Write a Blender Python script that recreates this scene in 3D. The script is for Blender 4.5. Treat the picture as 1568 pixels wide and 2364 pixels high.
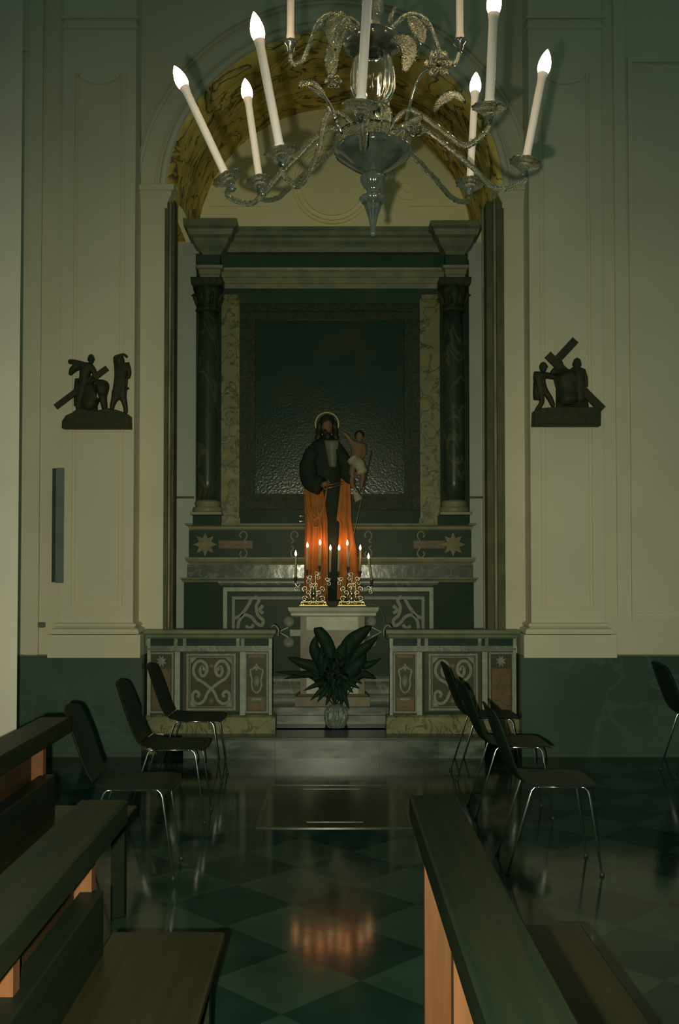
import bpy, math, random
from math import sin, cos, pi, radians, sqrt
from mathutils import Vector, Matrix
random.seed(7)
S = bpy.context.scene
COL = S.collection
for o in list(bpy.data.objects): bpy.data.objects.remove(o)

# ------------------------------------------------------------------ camera
F = 2300.0; CX = 768.0; CY = 1251.0; PITCH = radians(1.6); H = 1.53
cam_d = bpy.data.cameras.new('camera'); cam = bpy.data.objects.new('camera', cam_d); COL.objects.link(cam)
cam_d.sensor_fit = 'VERTICAL'; cam_d.sensor_height = 36.0; cam_d.sensor_width = 24.0
cam_d.lens = 36.0 * F / 2364.0
cam_d.shift_x = (784 - CX) / 2364.0; cam_d.shift_y = (CY - 1182) / 2364.0
cam.location = (0, 0, H); cam.rotation_euler = (radians(90) + PITCH, 0, 0)
cam_d.clip_start = 0.02
S.camera = cam

# ------------------------------------------------------------------ light
S.view_settings.view_transform = 'Standard'; S.view_settings.look = 'None'
S.view_settings.gamma = 1.0; S.view_settings.exposure = 0.0
w = bpy.data.worlds.new('world'); S.world = w; w.use_nodes = True
bg = w.node_tree.nodes['Background']; bg.inputs[0].default_value = (0.56, 1.0, 0.76, 1); bg.inputs[1].default_value = 0.080
fl = bpy.data.lights.new('camera_flash', 'SPOT'); fo = bpy.data.objects.new('camera_flash', fl); COL.objects.link(fo)
fl.energy = 760; fl.color = (1.0, 0.97, 0.68); fl.spot_size = radians(86); fl.spot_blend = 1.0; fl.shadow_soft_size = 0.012
fo.location = (-0.07, 0.03, H - 0.05)
fo.rotation_euler = (radians(90 - 8), 0, 0)

# ------------------------------------------------------------------ pixel -> world at a given distance
def W(px, py, Y):
    a = (px - CX) / F; b = -(py - CY) / F
    dy = cos(PITCH) - b * sin(PITCH); dz = sin(PITCH) + b * cos(PITCH)
    t = Y / dy
    return Vector((a * t, Y, H + dz * t))
def GX(px, Y, py=1250): return W(px, py, Y).x
def GZ(py, Y): return W(CX, py, Y).z
def onz(px, py, z=0.0):
    a = (px - CX) / F; b = -(py - CY) / F
    dy = cos(PITCH) - b * sin(PITCH); dz = sin(PITCH) + b * cos(PITCH)
    t = (z - H) / dz
    return Vector((a * t, dy * t, z))

# ------------------------------------------------------------------ mesh builder
def catmull(pts, n=8, closed=False):
    pts = [Vector(p) for p in pts]; out = []
    N = len(pts)
    segs = N if closed else N - 1
    for i in range(segs):
        if closed: p0, p1, p2, p3 = pts[(i-1) % N], pts[i], pts[(i+1) % N], pts[(i+2) % N]
        else: p0, p1, p2, p3 = pts[max(i-1, 0)], pts[i], pts[i+1], pts[min(i+2, N-1)]
        for k in range(n):
            t = k / n
            out.append(0.5 * ((2*p1) + (-p0+p2)*t + (2*p0-5*p1+4*p2-p3)*t*t + (-p0+3*p1-3*p2+p3)*t*t*t))
    if not closed: out.append(pts[-1].copy())
    return out

class MB:
    def __init__(s): s.v = []; s.f = []; s.sm = []
    def add(s, vs, fs, smooth=False):
        o = len(s.v); s.v += [tuple(v) for v in vs]
        for f in fs: s.f.append([i + o for i in f]); s.sm.append(smooth)
        return s
    def box(s, x0, x1, y0, y1, z0, z1, bev=0):
        if bev:
            b = bev
            lv = [(z0, -b), (z0 + b, 0), (z1 - b, 0), (z1, -b)]
            return s.levels(x0, x1, y0, y1, lv, back=True)
        v = [(x, y, z) for z in (z0, z1) for y in (y0, y1) for x in (x0, x1)]
        return s.add(v, [(0, 2, 3, 1), (4, 5, 7, 6), (0, 1, 5, 4), (2, 6, 7, 3), (0, 4, 6, 2), (1, 3, 7, 5)])
    def levels(s, x0, x1, y0, y1, lv, back=False, smooth=False):
        """stack of rectangles (z, projection) = a moulded block; back=True projects the back too"""
        vs = []
        for z, p in lv:
            yb = y1 + (p if back else 0)
            vs += [(x0-p, y0-p, z), (x1+p, y0-p, z), (x1+p, yb, z), (x0-p, yb, z)]
        fs = []
        n = len(lv)
        for i in range(n-1):
            for k in range(4):
                a = i*4+k; b = i*4+(k+1) % 4
                fs.append((a, b, b+4, a+4))
        fs.append((3, 2, 1, 0)); m = (n-1)*4; fs.append((m, m+1, m+2, m+3))
        return s.add(vs, fs, smooth)
    def lathe(s, prof, c=(0, 0, 0), n=32, axis=None, rib=0, ribn=0, smooth=True, sx=1, sy=1):
        """prof: (r, z) list around vertical axis at c"""
        c = Vector(c); vs = []
        rot = Vector((0, 0, 1)).rotation_difference(Vector(axis).normalized()).to_matrix() if axis else None
        for r, z in prof:
            for k in range(n):
                a = 2*pi*k/n; rr = r*(1 + rib*cos(ribn*a)) if ribn else r
                p = Vector((rr*cos(a)*sx, rr*sin(a)*sy, z))
                if rot: p = rot @ p
                vs.append(c + p)
        fs = []
        for i in range(len(prof)-1):
            for k in range(n):
                a = i*n+k; b = i*n+(k+1) % n
                fs.append((a, b, b+n, a+n))
        fs.append(tuple(range(n))[::-1]); m = (len(prof)-1)*n; fs.append(tuple(range(m, m+n)))
        return s.add(vs, fs, smooth)
    def tube(s, pts, r, n=10, smooth=True, twist=0, sq=0, cap=True, flat=None):
        """r number or list; twist turns per metre with sq = roundness modulation"""
        pts = [Vector(p) for p in pts]; N = len(pts)
        rs = r if isinstance(r, (list, tuple)) else [r]*N
        up = Vector((0, 0, 1)); vs = []; L = 0; prev = None
        for i, p in enumerate(pts):
            t = (pts[min(i+1, N-1)] - pts[max(i-1, 0)])
            if t.length < 1e-9: t = Vector((0, 0, 1))
            t.normalize()
            if prev is None:
                ref = up if abs(t.z) < .9 else Vector((1, 0, 0))
                u = t.cross(ref).normalized()
            else:
                u = (prev - t*prev.dot(t)).normalized()
            prev = u; v = t.cross(u)
            if i: L += (p - pts[i-1]).length
            for k in range(n):
                a = 2*pi*k/n; rr = rs[i]
                if sq: rr *= 1 + sq*cos(3*(a + 2*pi*twist*L))
                d = u*cos(a) + v*sin(a)
                q = d*rr
                if flat: q = Vector((q.x*flat[0], q.y*flat[1], q.z*flat[2]))
                vs.append(p + q)
        fs = []
        for i in range(N-1):
            for k in range(n):
                a = i*n+k; b = i*n+(k+1) % n
                fs.append((a, b, b+n, a+n))
        if cap: fs.append(tuple(range(n))[::-1]); m = (N-1)*n; fs.append(tuple(range(m, m+n)))
        return s.add(vs, fs, smooth)
    def ball(s, c, r, n=14, m=10, sc=(1, 1, 1)):
        prof = [(max(1e-4, sin(pi*i/m))*r, -cos(pi*i/m)*r*sc[2]) for i in range(m+1)]
        return s.lathe(prof, c, n, sx=sc[0], sy=sc[1])
    def prism(s, poly, y0, y1, inset=0):
        """poly: (x, z) list facing -Y, thickness y0..y1; inset bevels the front"""
        n = len(poly)
        cx = sum(p[0] for p in poly)/n; cz = sum(p[1] for p in poly)/n
        def sh(p, d):
            v = Vector((p[0]-cx, p[1]-cz)); l = v.length or 1
            return (cx + v.x*(1-d/l), cz + v.y*(1-d/l))
        vs = [(p[0], y1, p[1]) for p in poly]
        if inset:
            vs += [(p[0], y0+inset, p[1]) for p in poly]
            vs += [(sh(p, inset)[0], y0, sh(p, inset)[1]) for p in poly]; k = 3
        else:
            vs += [(p[0], y0, p[1]) for p in poly]; k = 2
        fs = []
        for j in range(k-1):
            for i in range(n):
                a = j*n+i; b = j*n+(i+1) % n
                fs.append((a, b, b+n, a+n))
        fs.append(tuple(range(n))); fs.append(tuple(range((k-1)*n, k*n))[::-1])
        return s.add(vs, fs)
    def ribbon(s, pts, wd, y0, y1):
        """flat band following (x, z) points, on a plane facing -Y"""
        P = [Vector((p[0], p[1])) for p in pts]; N = len(P); vs = []
        for i, p in enumerate(P):
            t = P[min(i+1, N-1)] - P[max(i-1, 0)]; t.normalize() if t.length else None
            nn = Vector((-t.y, t.x)); ww = (wd[i] if isinstance(wd, list) else wd)/2
            a = p + nn*ww; b = p - nn*ww
            vs += [(a.x, y1, a.y), (b.x, y1, b.y), (b.x, y0, b.y), (a.x, y0, a.y)]
        fs = []
        for i in range(N-1):
            for k in range(4):
                a = i*4+k; b = i*4+(k+1) % 4
                fs.append((a, b, b+4, a+4))
        fs.append((3, 2, 1, 0)); m = (N-1)*4; fs.append((m, m+1, m+2, m+3))
        return s.add(vs, fs)
    def grid(s, fn, nu, nv, th=None, smooth=True):
        """fn(u, v) -> point; th = thickness vector added for the back side"""
        P = [[Vector(fn(i/nu, j/nv)) for i in range(nu+1)] for j in range(nv+1)]
        vs = [p for r in P for p in r]; m = nu+1; fs = []
        for j in range(nv):
            for i in range(nu): a = j*m+i; fs.append((a, a+1, a+m+1, a+m))
        if th is not None:
            n0 = len(vs); th = Vector(th); vs += [p + th for r in P for p in r]
            for j in range(nv):
                for i in range(nu): a = n0+j*m+i; fs.append((a+m, a+m+1, a+1, a))
            for i in range(nu):
                fs.append((i+1, i, n0+i, n0+i+1)); a = nv*m+i; fs.append((a, a+1, n0+a+1, n0+a))
            for j in range(nv):
                a = j*m; fs.append((a, a+m, n0+a+m, n0+a)); a = j*m+nu; fs.append((a+m, a, n0+a, n0+a+m))
        return s.add(vs, fs, smooth)
    def build(s, name, mat, parent=None, label=None, **props):
        me = bpy.data.meshes.new(name)
        if parent is not None and parent.get('_o') is not None:
            ox, oy, oz = parent['_o']
            vs = [(x-ox, y-oy, z-oz) for x, y, z in s.v]
        else: vs = s.v
        me.from_pydata(vs, [], s.f); me.update()
        me.polygons.foreach_set('use_smooth', s.sm)
        import bmesh
        bm = bmesh.new(); bm.from_mesh(me); bmesh.ops.recalc_face_normals(bm, faces=bm.faces); bm.to_mesh(me); bm.free()
        me.materials.append(mat)
        o = bpy.data.objects.new(name, me); COL.objects.link(o)
        if parent is not None:
            o.parent = parent
            if parent.get('_o') is not None:
                pass
        if label: o['label'] = label
        for k, v in props.items(): o[k] = v
        return o

def thing(name, label, cat, loc=(0, 0, 0), group=None):
    o = bpy.data.objects.new(name, None); COL.objects.link(o); o.empty_display_size = .1
    o.location = loc; o['label'] = label; o['category'] = cat; o['_o'] = tuple(loc)
    if group: o['group'] = group
    return o
def tag(o, label, cat, group=None):
    o['label'] = label; o['category'] = cat
    if group: o['group'] = group
    return o
def struct(name, mb, mat, parent=None):
    return mb.build(name, mat, parent, kind='structure')
def subpart(mb, name, mat, part, thing_root, label=None):
    """child of a part whose mesh is stored in the root's local space"""
    part['_o'] = tuple(thing_root['_o']); o = mb.build(name, mat, part, label); del part['_o']; return o

# ------------------------------------------------------------------ materials
def mat(name, col, rough=.5, col2=None, scale=5.0, metal=0.0, spec=.5, bump=0.0, bscale=None, vein=None, vscale=3.0,
        trans=0.0, emit=None, estr=0.0, detail=4.0, stretch=None, coat=0.0, alpha=1.0, ior=1.45, lo=.35, hi=.65, bdist=.01):
    m = bpy.data.materials.new(name); m.use_nodes = True; nt = m.node_tree; N = nt.nodes; L = nt.links
    p = N['Principled BSDF']
    p.inputs['Base Color'].default_value = (*col, 1); p.inputs['Roughness'].default_value = rough
    p.inputs['Metallic'].default_value = metal; p.inputs['Specular IOR Level'].default_value = spec
    p.inputs['Transmission Weight'].default_value = trans; p.inputs['IOR'].default_value = ior
    p.inputs['Coat Weight'].default_value = coat; p.inputs['Coat Roughness'].default_value = .08
    p.inputs['Alpha'].default_value = alpha
    if emit: p.inputs['Emission Color'].default_value = (*emit, 1); p.inputs['Emission Strength'].default_value = estr
    tc = N.new('ShaderNodeTexCoord'); mp = N.new('ShaderNodeMapping'); L.new(tc.outputs['Object'], mp.inputs[0])
    if stretch: mp.inputs['Scale'].default_value = stretch
    last = None
    if col2:
        nz = N.new('ShaderNodeTexNoise'); nz.inputs['Scale'].default_value = scale; nz.inputs['Detail'].default_value = detail
        L.new(mp.outputs[0], nz.inputs['Vector'])
        r = N.new('ShaderNodeValToRGB'); r.color_ramp.elements[0].position = lo; r.color_ramp.elements[1].position = hi
        r.color_ramp.elements[0].color = (*col, 1); r.color_ramp.elements[1].color = (*col2, 1)
        L.new(nz.outputs[0], r.inputs[0]); last = r.outputs[0]
    if vein:
        nz2 = N.new('ShaderNodeTexNoise'); nz2.inputs['Scale'].default_value = vscale; nz2.inputs['Detail'].default_value = 6
        nz2.inputs['Distortion'].default_value = 1.2; L.new(mp.outputs[0], nz2.inputs['Vector'])
        r2 = N.new('ShaderNodeValToRGB'); cr = r2.color_ramp
        cr.elements[0].position = .47; cr.elements[0].color = (0, 0, 0, 1)
        e = cr.elements.new(.5); e.color = (1, 1, 1, 1)
        cr.elements[-1].position = .53; cr.elements[-1].color = (0, 0, 0, 1)
        L.new(nz2.outputs[0], r2.inputs[0])
        mx = N.new('ShaderNodeMix'); mx.data_type = 'RGBA'
        L.new(r2.outputs[0], mx.inputs[0])
        if last: L.new(last, mx.inputs[6])
        else: mx.inputs[6].default_value = (*col, 1)
        mx.inputs[7].default_value = (*vein, 1); last = mx.outputs[2]
    if last: L.new(last, p.inputs['Base Color'])
    if bump:
        nb = N.new('ShaderNodeTexNoise'); nb.inputs['Scale'].default_value = bscale or 40; nb.inputs['Detail'].default_value = 5
        L.new(mp.outputs[0], nb.inputs['Vector'])
        b = N.new('ShaderNodeBump'); b.inputs['Strength'].default_value = bump; b.inputs['Distance'].default_value = bdist
        L.new(nb.outputs[0], b.inputs['Height']); L.new(b.outputs[0], p.inputs['Normal'])
    return m

M = {}
M['plaster'] = mat('cream_plaster', (.60, .56, .42), .85, (.66, .62, .47), 1.2, spec=.15, bump=.15, bscale=30)
M['plaster_pillar'] = mat('grey_cream_plaster', (.54, .51, .43), .85, (.60, .57, .48), 2, spec=.15, bump=.15, bscale=30)
M['grey_plaster'] = mat('grey_painted_plaster', (.42, .49, .40), .8, (.48, .54, .45), 2.5, spec=.2, bump=.1)
M['tymp'] = mat('bulb_lit_plaster', (.86, .78, .46), .85, (.90, .82, .50), 1.5, spec=.15, bump=.1)  # warm light of the chandelier bulbs is put into this colour
M['soffit'] = mat('ochre_paint_glow_soffit', (.95, .70, .20), .8, (.60, .42, .11), 3.2, spec=.2, vein=(.10, .075, .04), vscale=2.2, bump=.1, stretch=(1, 1.6, 1), detail=6, lo=.38, hi=.62)  # ochre paint, its colour brightened to carry the warm glow
M['jamb'] = mat('olive_painted_moulding', (.20, .18, .10), .7, (.33, .30, .19), 3, spec=.3, stretch=(3, 3, 1))
M['jamb_dark'] = mat('dark_moulding', (.085, .09, .05), .7, (.13, .13, .08), 4, spec=.2)
M['dado'] = mat('dark_green_marble', (.046, .078, .060), .32, (.070, .105, .084), 1.3, spec=.3, vein=(.065, .11, .085), vscale=.9, detail=7)
M['green_marble'] = mat('deep_green_marble', (.022, .044, .030), .3, (.038, .06, .040), 5, spec=.3, vein=(.10, .10, .055), vscale=3.2, stretch=(1, 1, .6))
M['frieze_marble'] = mat('dark_frieze_marble', (.034, .062, .042), .35, (.05, .078, .052), 4, spec=.06)
M['olive_marble'] = mat('olive_marble', (.16, .165, .075), .4, (.24, .225, .105), 9, spec=.3, vein=(.05, .055, .03), vscale=6)
M['lintel_marble'] = mat('brown_green_marble', (.19, .21, .12), .4, (.27, .27, .155), 6, spec=.3)
M['cornice'] = mat('green_brown_cornice_marble', (.13, .165, .10), .4, (.20, .22, .125), 7, spec=.3)
M['grey_marble'] = mat('grey_marble', (.10, .125, .09), .35, (.17, .19, .14), 6, spec=.4, vein=(.25, .27, .21), vscale=4)
M['gradine'] = mat('polished_grey_marble', (.075, .095, .07), .16, (.13, .15, .11), 6, spec=.5, vein=(.2, .22, .17), vscale=4, bump=.25, bscale=7, bdist=.01)
M['light_marble'] = mat('pale_marble', (.22, .26, .19), .4, (.33, .36, .27), 12, spec=.4)
M['inlay'] = mat('pale_inlay_marble', (.17, .19, .145), .45, (.25, .265, .20), 25, spec=.3)
M['gold_inlay'] = mat('yellow_inlay_marble', (.15, .14, .06), .45, (.22, .20, .09), 20, spec=.3)
M['orange_marble'] = mat('orange_marble', (.18, .09, .03), .4, (.10, .085, .04), 14, spec=.3, vein=(.05, .05, .03), vscale=12)
M['border'] = mat('brown_marble_border', (.050, .050, .026), .4, (.075, .068, .035), 14, spec=.2)
M['dark_panel'] = mat('blackish_green_marble', (.022, .048, .034), .35, (.032, .058, .040), 8, spec=.06)
M['step_marble'] = mat('worn_grey_marble', (.045, .065, .052), .25, (.20, .225, .19), 3.2, spec=.4, detail=8, stretch=(1, 1, 3), lo=.4, hi=.68)
M['tread'] = mat('dark_tread_marble', (.03, .048, .036), .3, (.045, .065, .048), 3, spec=.4)
M['ped'] = mat('pedestal_marble', (.36, .39, .28), .4, (.52, .52, .38), 7, spec=.4)
M['ped_panel'] = mat('brown_pedestal_marble', (.13, .10, .055), .4, (.20, .17, .10), 9, spec=.4)
M['paint'] = mat('old_oil_painting', (.012, .034, .021), .17, (.040, .038, .016), 2.4, spec=.6, bump=.6, bscale=44, bdist=.0031, lo=.5, hi=.72)
M['picture_frame'] = mat('dark_carved_frame', (.022, .042, .028), .4, (.05, .055, .03), 30, spec=.12, bump=.5, bscale=60)
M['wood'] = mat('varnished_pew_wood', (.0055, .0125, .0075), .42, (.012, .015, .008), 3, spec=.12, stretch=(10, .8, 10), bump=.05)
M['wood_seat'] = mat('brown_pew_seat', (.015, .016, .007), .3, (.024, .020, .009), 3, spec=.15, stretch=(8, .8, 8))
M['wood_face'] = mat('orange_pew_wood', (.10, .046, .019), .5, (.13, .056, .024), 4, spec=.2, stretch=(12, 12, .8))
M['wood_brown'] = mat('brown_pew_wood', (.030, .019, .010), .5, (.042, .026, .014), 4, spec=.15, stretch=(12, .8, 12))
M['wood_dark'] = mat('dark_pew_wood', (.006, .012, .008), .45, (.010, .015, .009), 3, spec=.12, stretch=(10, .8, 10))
M['chair'] = mat('black_plastic', (.007, .019, .013), .5, (.010, .023, .016), 20, spec=.15)
M['chrome'] = mat('chrome', (.97, .98, .95), .26, metal=1.0)
M['rubber'] = mat('black_rubber', (.02, .03, .025), .6)
M['relief'] = mat('dark_carved_wood', (.020, .036, .020), .55, (.055, .042, .020), 22, spec=.25, bump=.3, bscale=120)
M['glass'] = mat('clear_glass', (.93, .95, .90), .06, trans=1.0, ior=1.46)
M['glass_amber'] = mat('gold_flecked_glass', (.93, .91, .78), .05, (.80, .62, .22), 120, trans=1.0, ior=1.5, spec=.6, bump=.35, bscale=220, lo=.5, hi=.75)
M['glass_grey'] = mat('smoky_silver_glass', (.055, .075, .062), .14, (.12, .14, .12), 18, trans=.35, ior=1.5, spec=.9, coat=.6)
M['sleeve'] = mat('white_candle_sleeve', (.92, .84, .82), .45, spec=.4)
M['bulb'] = mat('lit_flame_bulb', (1, .9, .7), .3, emit=(1, .74, .42), estr=30.0)
M['wax'] = mat('cream_wax', (.42, .40, .27), .5, spec=.3)
M['flame'] = mat('candle_flame', (1, .6, .3), .5, emit=(1, .50, .24), estr=18.0)
M['wick'] = mat('black_wick', (.01, .01, .01), .8)
M['silver'] = mat('tarnished_silver', (.62, .60, .48), .20, metal=1.0, bump=.2, bscale=90)
M['brass'] = mat('old_brass', (.34, .25, .07), .38, metal=1.0)
M['iron'] = mat('dark_iron', (.03, .035, .025), .45, spec=.5)
M['robe'] = mat('dark_painted_robe', (.016, .030, .022), .6, (.026, .032, .022), 20, spec=.08)
M['cloak'] = mat('orange_painted_cloak', (.34, .13, .035), .55, (.42, .17, .045), 14, spec=.15)
M['tunic'] = mat('grey_green_tunic', (.11, .12, .075), .5, (.14, .14, .09), 15)
M['skin'] = mat('painted_flesh', (.17, .105, .055), .5, (.20, .12, .065), 20, spec=.3)
M['hair'] = mat('dark_brown_hair', (.018, .016, .010), .6)
M['cloth'] = mat('white_painted_cloth', (.30, .28, .19), .6)
M['gilt'] = mat('dull_gilt', (.20, .16, .07), .35, metal=.7)
M['leaf'] = mat('dark_green_leaf', (.014, .034, .022), .6, (.019, .042, .026), 12, spec=.12)
M['cello'] = mat('crumpled_clear_film', (.26, .31, .27), .18, trans=.35, spec=.8, bump=1.0, bscale=45, alpha=1)
M['fix'] = mat('blue_grey_plastic', (.13, .17, .15), .2, (.16, .20, .18), 4, spec=.6)
M['fix_dark'] = mat('dark_grey_plastic', (.035, .055, .05), .3)
M['wire'] = mat('grey_cable', (.16, .18, .12), .5)

# floor: lozenge pattern of polished dark stone
def gold_flecks(m):
    nt = m.node_tree; N = nt.nodes; L = nt.links; p = N['Principled BSDF']
    tc = N.new('ShaderNodeTexCoord'); v = N.new('ShaderNodeTexVoronoi'); v.inputs['Scale'].default_value = 150; L.new(tc.outputs['Object'], v.inputs['Vector'])
    r = N.new('ShaderNodeValToRGB'); r.color_ramp.elements[0].position = .25; r.color_ramp.elements[0].color = (1, 1, 1, 1)
    r.color_ramp.elements[1].position = .32; r.color_ramp.elements[1].color = (0, 0, 0, 1); L.new(v.outputs['Distance'], r.inputs[0])
    L.new(r.outputs[0], p.inputs['Metallic'])
    mx = N.new('ShaderNodeMix'); mx.data_type = 'RGBA'; L.new(r.outputs[0], mx.inputs[0])
    mx.inputs[6].default_value = (.92, .90, .78, 1); mx.inputs[7].default_value = (1, .80, .42, 1)
    L.new(mx.outputs[2], p.inputs['Base Color'])
gold_flecks(M['glass_amber'])

def floor_mat():
    m = bpy.data.materials.new('polished_lozenge_floor'); m.use_nodes = True; nt = m.node_tree; N = nt.nodes; L = nt.links
    p = N['Principled BSDF']; p.inputs['Roughness'].default_value = .11; p.inputs['Specular IOR Level'].default_value = .15
    tc = N.new('ShaderNodeTexCoord'); mp = N.new('ShaderNodeMapping'); L.new(tc.outputs['Object'], mp.inputs[0])
    mp.inputs['Rotation'].default_value = (0, 0, radians(45)); mp.inputs['Location'].default_value = (.18, .07, 0)
    ck = N.new('ShaderNodeTexChecker'); ck.inputs['Scale'].default_value = 1/.40
    ck.inputs['Color1'].default_value = (.028, .052, .036, 1); ck.inputs['Color2'].default_value = (.011, .029, .022, 1)
    L.new(mp.outputs[0], ck.inputs['Vector'])
    ck2 = N.new('ShaderNodeTexChecker'); ck2.inputs['Scale'].default_value = 1/.80
    ck2.inputs['Color1'].default_value = (1, 1, 1, 1); ck2.inputs['Color2'].default_value = (.86, 1.0, 1.02, 1); L.new(mp.outputs[0], ck2.inputs['Vector'])
    mu = N.new('ShaderNodeMix'); mu.data_type = 'RGBA'; mu.blend_type = 'MULTIPLY'; mu.inputs[0].default_value = 1
    L.new(ck.outputs[0], mu.inputs[6]); L.new(ck2.outputs[0], mu.inputs[7])
    nz = N.new('ShaderNodeTexNoise'); nz.inputs['Scale'].default_value = 3; nz.inputs['Detail'].default_value = 6; L.new(tc.outputs['Object'], nz.inputs[0])
    r = N.new('ShaderNodeMapRange'); r.inputs[1].default_value = .3; r.inputs[2].default_value = .7; r.inputs[3].default_value = .75; r.inputs[4].default_value = 1.3
    L.new(nz.outputs[0], r.inputs[0])
    m2 = N.new('ShaderNodeMix'); m2.data_type = 'RGBA'; m2.blend_type = 'MULTIPLY'; m2.inputs[0].default_value = 1
    L.new(mu.outputs[2], m2.inputs[6]); L.new(r.outputs[0], m2.inputs[7]); L.new(m2.outputs[2], p.inputs['Base Color'])
    b = N.new('ShaderNodeBump'); b.inputs['Strength'].default_value = .08; b.inputs['Distance'].default_value = .004
    nb = N.new('ShaderNodeTexNoise'); nb.inputs['Scale'].default_value = 9; L.new(tc.outputs['Object'], nb.inputs[0])
    L.new(nb.outputs[0], b.inputs['Height']); L.new(b.outputs[0], p.inputs['Normal'])
    return m
M['floor'] = floor_mat()
M['floor_inset'] = mat('brown_floor_inset', (.032, .042, .022), .16, (.048, .052, .028), 6, spec=.2)
M['floor_line'] = mat('pale_floor_line', (.05, .06, .035), .2, spec=.2)

# ================================================================== THE SETTING
YP, YW, YA, YB = 8.25, 8.33, 8.50, 9.75     # pilaster face, outer wall, arch wall, chapel back wall
TOP = 7.0
struct('floor', MB().box(-4.2, 4.2, -1.5, 11, -.1, 0), M['floor'])
# floor inset in front of the chapel step
a = onz(590, 1913); b = onz(958, 1913); c = onz(620, 1812)
m = MB().box(a.x, b.x, a.y, c.y, 0.0, .003)
fi = struct('floor_inset', m, M['floor_inset']); fi.name = 'trim_1'
m = MB()
for (x0, x1, y0, y1) in ((a.x, b.x, a.y, a.y+.03), (a.x, b.x, c.y-.03, c.y), (a.x, a.x+.03, a.y+.03, c.y-.03), (b.x-.03, b.x, a.y+.03, c.y-.03),
                         (a.x+.3, b.x-.3, a.y+.14, a.y+.155), (a.x+.25, b.x-.3, c.y-.15, c.y-.135)):
    m.box(x0, x1, y0, y1, .003, .006)
struct('trim_2', m, M['floor_line'])

# arch wall (piers + spandrel) with the round-headed opening
ARC = W(771, 451, YA); RIN = 369*YA/F; ROUT = 453*YA/F
xl = GX(380, YA); xr = GX(1166, YA); zs = GZ(455, YA)
acx = (xl + xr)/2; RI = (xr-xl)/2
m = MB()
xpl = GX(295, YA); xpr = GX(1245, YA)
m.box(xpl, xl, YA, YA+.25, 0, zs); m.box(xr, xpr, YA, YA+.25, 0, zs)
n = 48
ai = [(acx - RI*cos(pi*i/n), zs + RI*sin(pi*i/n)) for i in range(n+1)]
vs = []; fs = []
for i in range(n+1):
    x, z = ai[i]; vs += [(x, YA, z), (x, YA, TOP), (x, YA+.25, z), (x, YA+.25, TOP)]
for i in range(n):
    k = i*4; fs += [(k, k+4, k+5, k+1), (k+2, k+3, k+7, k+6), (k, k+2, k+6, k+4)]
m.add(vs, fs)
m.box(xpl, xl, YA, YA+.25, zs, TOP); m.box(xr, xpr, YA, YA+.25, zs, TOP)
struct('wall_back', m, M['plaster'])
# soffit of the arch and chapel side reveals
m = MB()
def soff(u, v):
    a = pi*u
    if v < .5: q = v*2*pi/2; r_ = RI*(1-.07*sin(q)); yy = YA + .42*(1-cos(q))
    else: r_ = RI*.93; yy = YA+.42 + (v-.5)*2*(YB-YA-.42)
    return (acx - r_*cos(a), yy, zs + r_*sin(a))
m.grid(soff, 64, 16)
struct('trim_3', m, M['soffit'])
m = MB()
m.box(-1.85, -1.75, YA+.25, YB, 0, zs); m.box(1.75, 1.85, YA+.25, YB, 0, zs)
struct('wall_reveal', m, M['grey_plaster'])
for nm, a0, a1 in (('trim_21', -1.75, xl-.01), ('trim_22', xr+.01, 1.75)): struct(nm, MB().box(a0, a1, YA+.25, YB-.02, GZ(560, YB), zs+.02), M['soffit'])
# chapel back wall: grey lower part, lunette above, the bulbs' warm light in its colour
zt = GZ(560, YB)
struct('wall_chapel', MB().box(-1.75, 1.75, YB, YB+.15, 0, zt), M['grey_plaster'])
struct('wall_lunette', MB().box(-1.75, 1.75, YB-.01, YB+.15, zt, TOP), M['tymp'])
# joint line in the grey wall
m = MB()
for p0, p1 in ((400, 448), (1078, 1115)): m.box(GX(p0, YB), GX(p1, YB), YB-.012, YB, GZ(1151, YB), GZ(1146, YB))
struct('trim_4', m, M['jamb_dark'])
# lunette stucco: round wreath rings and straight fillets
m = MB()
for rr, wd in ((92, .018), (84, .012), (72, .018)):
    c0 = W(768, 425, YB-.02)
    ring = [(c0.x + rr*YB/F*cos(2*pi*k/64), c0.z + rr*YB/F*1.0*sin(2*pi*k/64)) for k in range(65)]
    m.ribbon(ring, wd, YB-.035, YB-.005)
for x0, x1 in ((480, 620), (950, 1060)):
    m.box(GX(x0, YB), GX(x1, YB), YB-.03, YB, GZ(479, YB), GZ(475, YB))
for sx_ in (-1, 1):
    pts = [(sx_*u*YB/F + c0.x, GZ(v, YB)) for u, v in ((190, 462), (160, 458), (150, 440), (165, 422), (182, 430), (178, 445), (168, 440))]
    m.ribbon([(p.x, p.y) for p in catmull([(q[0], q[1], 0) for q in pts], 6)], .02, YB-.03, YB-.005)
struct('trim_5', m, M['tymp'])
# archivolt mouldings
m = MB()
def arc_band(r0, r1, y0, y1, mm, cx_=None, zc=None, k=64):
    cx_ = acx if cx_ is None else cx_; zc = zs if zc is None else zc
    for i in range(k):
        a0 = pi*i/k; a1 = pi*(i+1)/k
        q = [(cx_ - r*cos(a), y, zc + r*sin(a)) for a in (a0, a1) for r, y in ((r0, y1), (r0, y0), (r1, y0), (r1, y1))]
        mm.add(q, [(0, 1, 5, 4), (1, 2, 6, 5), (2, 3, 7, 6)], True)
arc_band(RI+.005, RI+.06, YA-.035, YA, m)
arc_band(RI+.085, RI+.10, YA-.02, YA, m)
arc_band(RI+.23, RI+.26, YA-.03, YA, m); arc_band(RI+.26, ROUT+.04, YA-.055, YA, m)
struct('trim_6', m, M['plaster'])
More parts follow.
